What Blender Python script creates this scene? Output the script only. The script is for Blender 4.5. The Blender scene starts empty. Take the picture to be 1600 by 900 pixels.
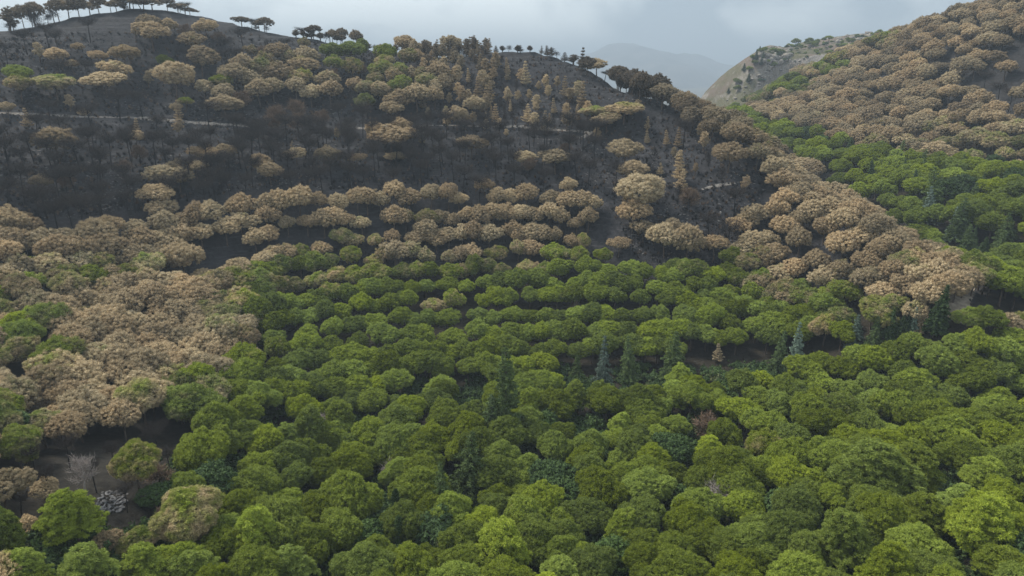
import bpy, bmesh, math, random
import numpy as np
from mathutils import Vector, Matrix

random.seed(7)
R = math.radians
sc = bpy.context.scene

# ------------------------------------------------------------------ camera
F = 1066.0                      # focal length in pixels of the 1600 x 900 picture
PITCH = R(17.9)
CAM = np.array([0.0, 0.0, 100.0])
cam_d = bpy.data.cameras.new('camera')
cam_d.sensor_width = 36.0
cam_d.lens = F / 1600 * 36.0
cam_d.clip_start = 1.0
cam_d.clip_end = 60000
cam = bpy.data.objects.new('camera', cam_d)
sc.collection.objects.link(cam)
cam.location = CAM
cam.rotation_euler = (R(90) - PITCH, 0, 0)
sc.camera = cam

# ------------------------------------------------------------------ world, sun, exposure
SUN_EL, SUN_AZ = R(52), R(-62)      # azimuth measured from +Y (view direction) towards +X
world = bpy.data.worlds.new('World')
sc.world = world
world.use_nodes = True
nt = world.node_tree
nt.nodes.clear()
def N(tree, typ, **kw):
    n = tree.nodes.new(typ)
    for k, v in kw.items():
        setattr(n, k, v)
    return n
out = N(nt, 'ShaderNodeOutputWorld')
bg = N(nt, 'ShaderNodeBackground'); bg.inputs['Strength'].default_value = 0.115
sky = N(nt, 'ShaderNodeTexSky', sky_type='NISHITA', sun_disc=False)
sky.sun_elevation = SUN_EL
sky.sun_rotation = SUN_AZ
sky.air_density = 1.0; sky.dust_density = 2.0
tc = N(nt, 'ShaderNodeTexCoord')
mp = N(nt, 'ShaderNodeMapping'); mp.inputs['Scale'].default_value = (1, 1, 2.2)
mp.inputs['Location'].default_value = (0.35, 0.0, 0.1)
n1 = N(nt, 'ShaderNodeTexNoise'); n1.inputs['Scale'].default_value = 3.4; n1.inputs['Detail'].default_value = 6; n1.inputs['Roughness'].default_value = 0.5; n1.inputs['Distortion'].default_value = 0.35
cr = N(nt, 'ShaderNodeValToRGB')
cr.color_ramp.elements[0].position = 0.38; cr.color_ramp.elements[0].color = (2.1, 2.6, 3.1, 1)
cr.color_ramp.elements[1].position = 0.55; cr.color_ramp.elements[1].color = (6.5, 6.95, 7.05, 1)
# a darker bank of cloud low in the gap between the hills
dk = N(nt, 'ShaderNodeVectorMath', operation='DISTANCE'); dk.inputs[1].default_value = (0.30, 0.95, 0.10)
dm = N(nt, 'ShaderNodeMapping'); dm.inputs['Scale'].default_value = (1, 1, 2.6); nt.links.new(tc.outputs['Generated'], dm.inputs['Vector'])
nt.links.new(dm.outputs['Vector'], dk.inputs[0])
dr = N(nt, 'ShaderNodeMapRange', interpolation_type='SMOOTHSTEP'); nt.links.new(dk.outputs['Value'], dr.inputs['Value'])
dr.inputs['From Min'].default_value = 0.10; dr.inputs['From Max'].default_value = 0.42; dr.inputs['To Min'].default_value = -0.20; dr.inputs['To Max'].default_value = 0.06
ad = N(nt, 'ShaderNodeMath', operation='ADD')
mx = N(nt, 'ShaderNodeMix', data_type='RGBA'); mx.inputs['Factor'].default_value = 0.9
nt.links.new(tc.outputs['Generated'], mp.inputs['Vector'])
nt.links.new(mp.outputs['Vector'], n1.inputs['Vector'])
nt.links.new(n1.outputs['Fac'], ad.inputs[0]); nt.links.new(dr.outputs[0], ad.inputs[1]); nt.links.new(ad.outputs[0], cr.inputs['Fac'])
nt.links.new(sky.outputs['Color'], mx.inputs[6])
nt.links.new(cr.outputs['Color'], mx.inputs[7])
nt.links.new(mx.outputs[2], bg.inputs['Color'])
nt.links.new(bg.outputs['Background'], out.inputs['Surface'])

sun_d = bpy.data.lights.new('sun', 'SUN')
sun_d.energy = 3.4
sun_d.angle = R(16)
sun_d.color = (1.0, 0.93, 0.82)
sun = bpy.data.objects.new('sun', sun_d)
sc.collection.objects.link(sun)
sdir = Vector((math.sin(SUN_AZ) * math.cos(SUN_EL), math.cos(SUN_AZ) * math.cos(SUN_EL), math.sin(SUN_EL)))
sun.rotation_euler = sdir.to_track_quat('Z', 'Y').to_euler()

sc.view_settings.view_transform = 'Standard'
sc.view_settings.look = 'None'
sc.view_settings.exposure = 0.84
sc.view_settings.gamma = 1.0
sc.cycles.max_bounces = 5
sc.cycles.diffuse_bounces = 4
sc.cycles.glossy_bounces = 1
sc.cycles.transmission_bounces = 2
sc.cycles.volume_bounces = 0
sc.cycles.transparent_max_bounces = 4
sc.cycles.use_denoising = True
sc.cycles.sample_clamp_indirect = 1.5
sc.cycles.sample_clamp_direct = 6.0

# ------------------------------------------------------------------ pixel <-> world
CP, SP = math.cos(PITCH), math.sin(PITCH)
def ray(px, py):
    dx = (np.asarray(px, float) - 800) / F
    dy = -(np.asarray(py, float) - 450) / F
    d = np.stack([dx, CP + dy * SP, -SP + dy * CP], -1)
    return d / np.linalg.norm(d, axis=-1, keepdims=True)
def project(x, y, z):
    vx, vy, vz = x - CAM[0], y - CAM[1], z - CAM[2]
    f = vy * CP - vz * SP
    u = vy * SP + vz * CP
    f = np.maximum(f, 1e-3)
    return 800 + F * vx / f, 450 - F * u / f, f

# ------------------------------------------------------------------ terrain
# (px, py, distance, height of the canopy over the ground there)
CTRL = [
 # foreground floor
 (-150,900,84,10),(150,900,86,10),(400,890,86,9),(800,890,86,9),(1200,890,88,9),(1600,890,90,10),(1800,890,95,9),
 (0,760,104,4),(170,780,106,1),(400,750,106,9),(800,750,106,9),(1200,750,106,9),(1600,750,112,9),
 (-150,620,130,8),(0,620,130,9),(200,640,125,7),(400,620,131,9),(800,620,132,9),(1200,620,133,9),(1600,620,148,9),(1800,620,155,9),
 (0,540,150,9),(250,540,152,9),(500,540,154,9),(800,540,156,9),(1100,540,157,9),(1400,540,158,9),(1600,540,170,9),
 (0,450,176,8),(250,450,178,8),(500,450,180,9),(800,450,182,9),(1100,450,182,9),(1350,450,178,8),(1500,450,172,3),(1620,450,190,8),
 (-200,380,205,6),(0,380,198,5),(250,380,200,7),(500,380,201,8),(800,380,202,8),(1000,380,201,2),(1200,380,200,6),(1400,380,192,7),(1480,390,184,7),
 (-200,300,226,0),(0,300,220,0),(250,300,220,0),(500,300,220,0),(800,300,220,1),(1000,300,218,0),(1150,300,215,0),(1300,300,208,7),(1385,320,203,6),
 (0,220,248,0),(250,220,250,0),(500,220,248,0),(800,220,248,0),(1000,220,244,0),(1120,220,240,0),(1200,225,233,6),(1160,185,243,6),
 (-200,140,285,0),(0,140,283,0),(250,140,282,0),(500,150,280,0),(800,150,275,0),(1000,150,268,0),(1080,165,262,3),
 (-250,70,320,0),(0,52,322,0),(70,42,326,0),(130,30,330,0),(200,13,335,0),(290,24,330,0),(345,40,326,0),(400,56,322,0),(470,64,320,0),(540,68,318,3),(600,74,315,3),(650,80,312,3),(700,84,306,2),(750,87,300,0),(790,88,298,0),(830,86,296,0),(920,108,290,0),(970,125,284,4),(1030,150,272,4),
 # behind the crest: falls away
 (0,90,400,12),(200,60,430,12),(400,90,420,12),(600,120,400,12),(800,130,390,12),(1000,170,360,12),(1100,205,320,12),
 (1180,260,280,10),(1260,300,255,10),(1350,350,232,10),(1440,400,212,10),
 # valley belt and the right-hand hillside
 (1165,172,380,7),(1200,190,350,8),(1250,215,318,8),(1320,255,285,9),(1400,290,262,9),(1480,330,236,9),(1560,390,212,9),(1700,440,200,9),
 (1200,165,400,7),(1300,190,340,7),(1400,220,312,7),(1500,250,288,7),(1600,300,255,8),(1750,330,240,8),
 (1220,135,430,6),(1300,110,430,6),(1400,150,360,6),(1500,150,345,3),(1600,180,318,4),(1750,200,300,6),
 (1240,128,460,4),(1290,102,455,4),(1340,78,450,4),(1400,58,442,4),(1470,30,432,4),(1540,10,425,4),(1600,0,418,3),(1700,-40,410,4),(1800,-70,400,4),
 (1300,110,560,10),(1450,80,560,20),(1650,30,560,25),
 # rocky hill far right
 (1090,158,640,4),(1120,140,650,1),(1150,112,660,1),(1185,78,665,0),(1200,73,670,0),(1240,78,680,0),(1290,72,700,0),(1340,57,720,0),(1375,53,730,0),(1400,57,735,0),(1450,62,740,0),(1600,70,760,0),(1150,125,760,0),(1200,85,770,0),(1260,80,790,0),(1340,66,820,0),(1400,66,830,0),(1080,170,760,0),(1300,95,650,0),(1350,75,660,0),(1215,90,635,0),(1250,92,622,0),(1280,88,622,0),(1310,86,630,0),
 (1150,135,600,0),(1200,108,600,0),(1250,100,610,0),(1320,88,610,0),(1180,150,540,2),(1240,125,520,2),(1300,115,500,2),
]
pts = []
for px, py, d, sub in CTRL:
    p = CAM + ray(px, py) * d
    pts.append((p[0], p[1], p[2] - sub))
pts = np.array(pts)
BASE = -25.0
extra = [(x, y, z) for x, y, z in [
    (-300,-100,30),(0,-120,32),(300,-100,32),(-350,60,35),(350,40,34),(0,0,34),(-150,30,33),(150,30,33),
    (-500,300,90),(-500,500,20),(-250,480,30),(0,460,30),(-450,150,55),(420,150,45),(520,300,75),(600,420,110),
    (-400,700,-20),(0,700,-20),(150,640,-5),(220,560,20),(-300,1000,BASE),(0,1000,BASE),(300,1000,10),(650,1000,20),(800,700,60),
    (0,560,5),(130,480,20),(160,900,10),(700,200,60)]]
allp = np.vstack([pts, np.array(extra)])
def _phi(r):
    return np.sqrt(r * r + 18.0 ** 2)
_d = np.linalg.norm(allp[:, None, :2] - allp[None, :, :2], axis=-1)
_n = len(allp)
_A = np.zeros((_n + 3, _n + 3))
_A[:_n, :_n] = _phi(_d) - np.eye(_n) * 0.7
_P = np.hstack([np.ones((_n, 1)), allp[:, :2] / 100])
_A[:_n, _n:] = _P; _A[_n:, :_n] = _P.T
_w = np.linalg.solve(_A, np.concatenate([allp[:, 2], np.zeros(3)]))
def vnoise(x, y, scale, seed=0):
    """smooth value noise in -1..1"""
    x = x / scale; y = y / scale
    xi = np.floor(x).astype(np.int64); yi = np.floor(y).astype(np.int64)
    xf = x - xi; yf = y - yi
    u = xf * xf * (3 - 2 * xf); v = yf * yf * (3 - 2 * yf)
    def hsh(a, b):
        h = (a * 374761393 + b * 668265263 + seed * 1442695041) & 0xffffffff
        h = ((h ^ (h >> 13)) * 1274126177) & 0xffffffff
        h = h ^ (h >> 16)
        return (h & 0xffff) / 32767.5 - 1
    return (hsh(xi, yi) * (1 - u) + hsh(xi + 1, yi) * u) * (1 - v) + (hsh(xi, yi + 1) * (1 - u) + hsh(xi + 1, yi + 1) * u) * v
def base_h(x, y):
    x = np.asarray(x, float); y = np.asarray(y, float)
    shp = x.shape
    xf, yf = x.ravel(), y.ravel()
    res = np.empty(xf.size)
    for i in range(0, xf.size, 40000):
        a, b = xf[i:i + 40000], yf[i:i + 40000]
        r = np.sqrt((a[:, None] - allp[None, :, 0]) ** 2 + (b[:, None] - allp[None, :, 1]) ** 2)
        res[i:i + 40000] = _phi(r) @ _w[:_n] + _w[_n] + _w[_n + 1] * a / 100 + _w[_n + 2] * b / 100
    z = res
    far = np.maximum(0, np.maximum(np.hypot(xf, yf - 350) - 620, 0) / 350)
    k = np.clip(far, 0, 1); k = k * k * (3 - 2 * k)
    z = z * (1 - k) + (BASE + 6 * vnoise(xf, yf, 300, 5)) * k
    z = z + 0.9 * vnoise(xf, yf, 26, 1) + 0.35 * vnoise(xf, yf, 9, 2)
    return z.reshape(shp)
def axis(segs):
    v = [segs[0][0]]
    for a, b, s in segs:
        n = max(1, int(round((b - a) / s)))
        v += list(np.linspace(a, b, n + 1)[1:])
    return np.array(v)
XS = axis([(-14000,-2500,1500),(-2500,-700,120),(-700,-260,12),(-260,340,1.9),(340,760,7),(760,2500,120),(2500,14000,1500)])
YS = axis([(-3000,-100,400),(-100,50,12),(50,145,3),(145,345,1.25),(345,480,3),(480,820,6),(820,2500,100),(2500,16000,1200)])
GX, GY = np.meshgrid(XS, YS)
GZ0 = base_h(GX, GY)
GPX, GPY, GF = project(GX, GY, GZ0)
def poly_in(px, py, poly):
    px = np.asarray(px, float); py = np.asarray(py, float)
    c = np.zeros(px.shape, bool)
    n = len(poly)
    for i in range(n):
        x1, y1 = poly[i]; x2, y2 = poly[(i + 1) % n]
        if y1 == y2: continue
        t = ((y1 > py) != (y2 > py)) & (px < (x2 - x1) * (py - y1) / (y2 - y1) + x1)
        c ^= t
    return c
# burnt ground: seen from the front on the near slope, up to the crest
BURN = [(-900,-400),(1000,-400),(1010,130),(1180,190),(1330,300),(1530,440),(1530,480),(1200,470),(820,420),(420,430),(250,470),(-900,520)]
slope = (GY < 345) & (GX < 190)
burn = (poly_in(GPX, GPY, BURN) & (GF > 20) & slope).astype(float)
clear = poly_in(GPX, GPY, [(-400,640),(330,640),(340,740),(250,860),(60,900),(-400,900)]) & (GF > 20)
burn = np.maximum(burn, clear * 0.2)
burn = np.maximum(burn, ((GX > 175) & (GY > 190) & (GY < 480)) * 0.85 * (GPX > 1350) * (GPY < 240))
burn = np.maximum(burn, poly_in(GPX, GPY, [(1243,110),(1325,79),(1330,92),(1290,104),(1250,114)]) * (GF > 480) * 1.0)
# soil terraces on the burnt slope
st = 2.0
zz = GZ0 + 0.5 * vnoise(GX, GY, 40, 9)
q = zz / st; fl = np.floor(q); fr = q - fl
s = np.clip((fr - 0.55) / 0.40, 0, 1); s = s * s * (3 - 2 * s)
tz = st * (fl + 0.25 * fr + 0.75 * s) - st * q
tm = burn * (GF < 420)
GZ = GZ0 + tz * 0.62 * tm + (0.16 + 0.12 * burn) * vnoise(GX, GY, 3.1, 4) * (GF < 450) + 0.4 * burn * vnoise(GX, GY, 7.0, 8) * (GF < 450)
# rocky far hill: ledges
rocky = ((GY > 470) & (GX > 60) & (np.hypot(GX, GY) < 1100)).astype(float)
GZ = GZ + rocky * (2.6 * (0.4 - np.abs(vnoise(GX, GY, 34, 12))) + 2.4 * (0.4 - np.abs(vnoise(GX, GY, 14, 13))))
HXY = GZ
def ground(x, y):
    x = np.asarray(x, float); y = np.asarray(y, float)
    i = np.clip(np.searchsorted(XS, x) - 1, 0, len(XS) - 2)
    j = np.clip(np.searchsorted(YS, y) - 1, 0, len(YS) - 2)
    u = (x - XS[i]) / (XS[i + 1] - XS[i]); v = (y - YS[j]) / (YS[j + 1] - YS[j])
    return (HXY[j, i] * (1 - u) + HXY[j, i + 1] * u) * (1 - v) + (HXY[j + 1, i] * (1 - u) + HXY[j + 1, i + 1] * u) * v
_T = np.concatenate([np.arange(30, 480, 1.5), np.arange(480, 1300, 5)])
def hit(px, py, dh=0.0, tmin=30):
    """ground point whose point dh above projects to the pixel; nan if none"""
    px = np.atleast_1d(np.asarray(px, float)); py = np.atleast_1d(np.asarray(py, float))
    dh = np.broadcast_to(np.asarray(dh, float), px.shape)
    d = ray(px, py)
    T = _T[_T >= tmin]
    P = CAM + d[:, None, :] * T[None, :, None]
    g = P[..., 2] - ground(P[..., 0], P[..., 1]) - dh[:, None]
    below = g < 0
    k = np.argmax(below, 1)
    ok = below.any(1) & (k > 0)
    k = np.maximum(k, 1)
    r_ = np.arange(len(px))
    g0, g1 = g[r_, k - 1], g[r_, k]
    t = T[k - 1] + (T[k] - T[k - 1]) * g0 / np.where(g0 - g1 == 0, 1, g0 - g1)
    p = CAM + d * t[:, None]
    return p[:, 0], p[:, 1], t, ok

# ------------------------------------------------------------------ materials
def new_mat(name):
    m = bpy.data.materials.new(name); m.use_nodes = True
    t = m.node_tree; t.nodes.clear()
    o = N(t, 'ShaderNodeOutputMaterial')
    return m, t, o
def L(t, a, b): t.links.new(a, b)
def math_node(t, op, a, b=None, c=None, clamp=False):
    n = N(t, 'ShaderNodeMath', operation=op); n.use_clamp = clamp
    for i, v in enumerate((a, b, c)):
        if v is None: continue
        if isinstance(v, (int, float)): n.inputs[i].default_value = v
        else: L(t, v, n.inputs[i])
    return n.outputs[0]
def mixc(t, f, a, b, blend='MIX'):
    n = N(t, 'ShaderNodeMix', data_type='RGBA', blend_type=blend)
    for i, v in ((0, f), (6, a), (7, b)):
        if isinstance(v, (int, float)): n.inputs[i].default_value = v
        elif isinstance(v, tuple): n.inputs[i].default_value = (*v, 1)
        else: L(t, v, n.inputs[i])
    return n.outputs[2]
def attr(t, name, typ='GEOMETRY'):
    n = N(t, 'ShaderNodeAttribute'); n.attribute_type = typ; n.attribute_name = name
    return n
def noise(t, vec, scale, detail=3, rough=0.55):
    n = N(t, 'ShaderNodeTexNoise'); n.inputs['Scale'].default_value = scale
    n.inputs['Detail'].default_value = detail; n.inputs['Roughness'].default_value = rough
    L(t, vec, n.inputs['Vector'])
    return n.outputs['Fac']
def smooth(t, v, lo, hi):
    n = N(t, 'ShaderNodeMapRange', interpolation_type='SMOOTHSTEP')
    L(t, v, n.inputs['Value'])
    n.inputs['From Min'].default_value = lo; n.inputs['From Max'].default_value = hi
    return n.outputs[0]
def finish(t, o, col, rough=0.85, spec=0.15, transl=0.0, bump=None):
    b = N(t, 'ShaderNodeBsdfPrincipled')
    if isinstance(col, tuple): b.inputs['Base Color'].default_value = (*col, 1)
    else: L(t, col, b.inputs['Base Color'])
    b.inputs['Roughness'].default_value = rough
    b.inputs['Specular IOR Level'].default_value = spec
    if bump is not None:
        bn = N(t, 'ShaderNodeBump'); bn.inputs['Strength'].default_value = bump[1]; bn.inputs['Distance'].default_value = bump[2]
        L(t, bump[0], bn.inputs['Height']); L(t, bn.outputs[0], b.inputs['Normal'])
    if transl > 0:
        tr = N(t, 'ShaderNodeBsdfTranslucent')
        if isinstance(col, tuple): tr.inputs['Color'].default_value = (*col, 1)
        else: L(t, col, tr.inputs['Color'])
        ms = N(t, 'ShaderNodeMixShader'); ms.inputs[0].default_value = transl
        L(t, b.outputs[0], ms.inputs[1]); L(t, tr.outputs[0], ms.inputs[2])
        L(t, ms.outputs[0], o.inputs['Surface'])
    else:
        L(t, b.outputs[0], o.inputs['Surface'])

def foliage_mat(name, ga, gb, ba, bb, transl=0.34):
    """needles: ga..gb living greens, ba..bb scorched browns; 'scorch' and 'char' come from each tree"""
    m, t, o = new_mat(name)
    tcn = N(t, 'ShaderNodeTexCoord')
    oi = N(t, 'ShaderNodeObjectInfo')
    sep = N(t, 'ShaderNodeSeparateXYZ'); L(t, tcn.outputs['Generated'], sep.inputs[0])
    rnd = oi.outputs['Random']
    off = N(t, 'ShaderNodeVectorMath', operation='ADD'); L(t, tcn.outputs['Object'], off.inputs[0])
    cmb = N(t, 'ShaderNodeCombineXYZ'); L(t, math_node(t, 'MULTIPLY', rnd, 97.0), cmb.inputs[0]); L(t, cmb.outputs[0], off.inputs[1])
    nz = noise(t, off.outputs[0], 0.33, 2)
    sc_ = attr(t, 'scorch', 'INSTANCER').outputs['Fac']
    ch_ = attr(t, 'char', 'INSTANCER').outputs['Fac']
    tone = attr(t, 'tone').outputs['Fac']
    f = math_node(t, 'MULTIPLY_ADD', sc_, 2.1, -0.54)
    f = math_node(t, 'ADD', f, math_node(t, 'MULTIPLY', math_node(t, 'SUBTRACT', 0.55, sep.outputs[2]), 0.55))
    f = math_node(t, 'ADD', f, math_node(t, 'MULTIPLY', math_node(t, 'SUBTRACT', nz, 0.5), 1.5))
    f = math_node(t, 'ADD', f, math_node(t, 'MULTIPLY', math_node(t, 'SUBTRACT', tone, 0.5), 0.25))
    f = smooth(t, f, 0.0, 0.85)
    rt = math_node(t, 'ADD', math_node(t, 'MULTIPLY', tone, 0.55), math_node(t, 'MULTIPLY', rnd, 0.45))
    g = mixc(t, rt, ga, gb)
    nf = noise(t, tcn.outputs['Object'], 2.2, 2)
    b_ = mixc(t, math_node(t, 'ADD', math_node(t, 'MULTIPLY', rt, 0.6), math_node(t, 'MULTIPLY', nf, 0.4)), ba, bb)
    c = mixc(t, f, g, b_)
    # a per-tree difference in value
    hv = N(t, 'ShaderNodeHueSaturation')
    L(t, math_node(t, 'MULTIPLY_ADD', rnd, 0.44, 0.76), hv.inputs['Value'])
    rnd2 = math_node(t, 'FRACT', math_node(t, 'MULTIPLY', rnd, 37.7))
    L(t, math_node(t, 'MULTIPLY_ADD', rnd2, 0.014, 0.491), hv.inputs['Hue'])
    L(t, math_node(t, 'MULTIPLY_ADD', rnd2, -0.16, 1.05), hv.inputs['Saturation'])
    L(t, c, hv.inputs['Color'])
    c = mixc(t, ch_, hv.outputs[0], (0.045, 0.038, 0.034))
    finish(t, o, c, 0.8, 0.2, transl)
    return m
BA, BB = (0.285, 0.222, 0.134), (0.50, 0.400, 0.240)
M_pine = foliage_mat('pine_needles', (0.105, 0.146, 0.016), (0.225, 0.285, 0.030), BA, BB)
M_bright = foliage_mat('aleppo_needles', (0.135, 0.185, 0.022), (0.30, 0.375, 0.055), BA, BB)
M_cedar = foliage_mat('cedar_needles', (0.055, 0.090, 0.026), (0.110, 0.160, 0.048), BA, BB, 0.15)
M_blue = foliage_mat('blue_cedar_needles', (0.095, 0.145, 0.110), (0.17, 0.235, 0.185), BA, BB, 0.15)
M_dark = foliage_mat('cypress_foliage', (0.028, 0.055, 0.018), (0.055, 0.092, 0.030), BA, BB, 0.1)
M_oak = foliage_mat('oak_leaves', (0.030, 0.060, 0.016), (0.062, 0.105, 0.030), BA, BB, 0.15)

def bark_mat(name, a, b, rough=0.9):
    m, t, o = new_mat(name)
    tcn = N(t, 'ShaderNodeTexCoord')
    mpn = N(t, 'ShaderNodeMapping'); mpn.inputs['Scale'].default_value = (6, 6, 1.5); L(t, tcn.outputs['Object'], mpn.inputs[0])
    nz = noise(t, mpn.outputs[0], 1.0, 4)
    finish(t, o, mixc(t, smooth(t, nz, 0.35, 0.65), a, b), rough, 0.1, 0, (nz, 0.6, 0.05))
    return m
M_bark = bark_mat('pine_bark', (0.055, 0.042, 0.034), (0.13, 0.10, 0.08))
M_char = bark_mat('charred_bark', (0.007, 0.0065, 0.0065), (0.020, 0.018, 0.018))
M_twig = bark_mat('burnt_twigs', (0.020, 0.017, 0.016), (0.046, 0.038, 0.034))
M_grey = bark_mat('bleached_wood', (0.20, 0.17, 0.16), (0.36, 0.32, 0.30))
M_brown_twig = bark_mat('rusty_twigs', (0.10, 0.068, 0.045), (0.17, 0.12, 0.085))

# ------------------------------------------------------------------ geometry helpers
rs = np.random.RandomState(11)
class Geo:
    def __init__(s): s.v = []; s.f = []; s.t = []; s.n = 0
    def add(s, v, f, tone=None):
        v = np.asarray(v, np.float32).reshape(-1, 3); f = np.asarray(f, np.int32).reshape(-1, 3)
        s.v.append(v); s.f.append(f + s.n); s.n += len(v)
        s.t.append(np.broadcast_to(np.asarray(0.5 if tone is None else tone, np.float32), (len(v),)).copy())
    def mesh(s, name, mat, smooth_=False):
        v = np.concatenate(s.v); f = np.concatenate(s.f); t = np.concatenate(s.t)
        me = bpy.data.meshes.new(name)
        me.vertices.add(len(v)); me.vertices.foreach_set('co', v.ravel())
        me.loops.add(f.size); me.loops.foreach_set('vertex_index', f.ravel())
        me.polygons.add(len(f))
        me.polygons.foreach_set('loop_start', np.arange(0, f.size, 3, dtype=np.int32))
        me.update(calc_edges=True)
        a = me.attributes.new('tone', 'FLOAT', 'POINT'); a.data.foreach_set('value', t)
        if smooth_: me.polygons.foreach_set('use_smooth', np.ones(len(f), bool))
        me.materials.append(mat); me.validate(); me.update()
        return me
def unit(v): return v / np.maximum(np.linalg.norm(v, axis=-1, keepdims=True), 1e-6)
def rdir(n): return unit(rs.normal(size=(n, 3)))
_t = (1 + 5 ** .5) / 2
ICO_V = unit(np.array([(-1,_t,0),(1,_t,0),(-1,-_t,0),(1,-_t,0),(0,-1,_t),(0,1,_t),(0,-1,-_t),(0,1,-_t),(_t,0,-1),(_t,0,1),(-_t,0,-1),(-_t,0,1)], float))
ICO_F = np.array([(0,11,5),(0,5,1),(0,1,7),(0,7,10),(0,10,11),(1,5,9),(5,11,4),(11,10,2),(10,7,6),(7,1,8),(3,9,4),(3,4,2),(3,2,6),(3,6,8),(3,8,9),(4,9,5),(2,4,11),(6,2,10),(8,6,7),(9,8,1)])
def tube(g, p0, p1, r0, r1, n=5, tone=0.5):
    p0 = np.asarray(p0, float); p1 = np.asarray(p1, float)
    d = unit(p1 - p0); a = np.cross(d, [0.3, 0.9, 0.31]); a = unit(a); b = np.cross(d, a)
    an = np.arange(n) / n * 2 * math.pi
    ring = np.cos(an)[:, None] * a + np.sin(an)[:, None] * b
    v = np.concatenate([p0 + ring * r0, p1 + ring * r1])
    f = []
    for i in range(n):
        j = (i + 1) % n
        f += [(i, j, n + j), (i, n + j, n + i)]
    g.add(v, f, tone)
def path_tube(g, pts_, rads, n=5):
    pts_ = np.asarray(pts_, float)
    an = np.arange(n) / n * 2 * math.pi
    d = unit(np.gradient(pts_, axis=0))
    a = unit(np.cross(d, [0.3, 0.9, 0.31])); b = np.cross(d, a)
    ring = np.cos(an)[None, :, None] * a[:, None] + np.sin(an)[None, :, None] * b[:, None]
    v = (pts_[:, None] + ring * np.asarray(rads)[:, None, None]).reshape(-1, 3)
    f = []
    for k in range(len(pts_) - 1):
        for i in range(n):
            j = (i + 1) % n
            f += [(k*n+i, k*n+j, k*n+n+j), (k*n+i, k*n+n+j, k*n+n+i)]
    g.add(v, f)
def puffs(g, C, Nn, r, K, tri, out=0.55, flat=1.0, core=0.62, spike=0.0):
    """tufts of needles: K small faces round each centre C, turned outwards along Nn"""
    m = len(C)
    tone = rs.rand(m) * 0.8 + rs.rand(m) * 0.2
    d = unit(rdir(m * K).reshape(m, K, 3) + Nn[:, None] * out)
    rad = r[:, None, None] * (0.72 + 0.42 * rs.rand(m, K, 1))
    c = C[:, None] + d * rad * np.array([1, 1, flat])
    nrm = unit(d + rdir(m * K).reshape(m, K, 3) * 0.75)
    a = unit(np.cross(nrm, rdir(m * K).reshape(m, K, 3)))
    if spike:
        a = unit(a * (1 - spike) + d * spike)
    b = unit(np.cross(nrm, a))
    sz = tri * (0.6 + 0.8 * rs.rand(m, K, 1))
    v = np.stack([c - a * sz * 0.8 - b * sz * 0.38, c - a * sz * 0.8 + b * sz * 0.38, c + a * sz * 1.2], 2)
    t = np.clip(np.repeat(tone, K) + rs.normal(size=m * K) * 0.12, 0, 1)
    g.add(v.reshape(-1, 3), np.arange(m * K * 3).reshape(-1, 3), np.repeat(t, 3))
    if core:
        jit = 1 + rs.normal(size=(m, 12, 1)) * 0.13
        cv = C[:, None] + ICO_V[None] * jit * r[:, None, None] * core * np.array([1, 1, flat])
        f = (ICO_F[None] + np.arange(m)[:, None, None] * 12)
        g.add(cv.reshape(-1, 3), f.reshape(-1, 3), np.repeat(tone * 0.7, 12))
def spaced(P, Nn, dmin, nmax):
    keep = []
    acc = np.zeros((0, 3))
    for i in range(len(P)):
        if len(acc) and np.min(np.sum((acc - P[i]) ** 2, 1)) < dmin * dmin: continue
        keep.append(i); acc = P[keep]
        if len(keep) >= nmax: break
    return P[keep], Nn[keep]
def lobes_surface(lobes, n, zmin=-0.35):
    P, Q = [], []
    Ls = np.array(lobes)
    w = Ls[:, 3] * Ls[:, 4]; w = w / w.sum()
    for L_, k in zip(Ls, rs.multinomial(n, w)):
        d = rdir(k * 2); d = d[d[:, 2] > zmin][:k]
        p = L_[:3] + d * L_[3:6]
        Q.append(unit(d / L_[3:6])); P.append(p)
    P = np.concatenate(P); Q = np.concatenate(Q)
    ok = np.ones(len(P), bool)
    for L_ in Ls:
        ok &= (np.sum(((P - L_[:3]) / L_[3:6]) ** 2, 1) > 0.86)
    o = rs.permutation(np.nonzero(ok)[0])
    return P[o], Q[o]

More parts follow.
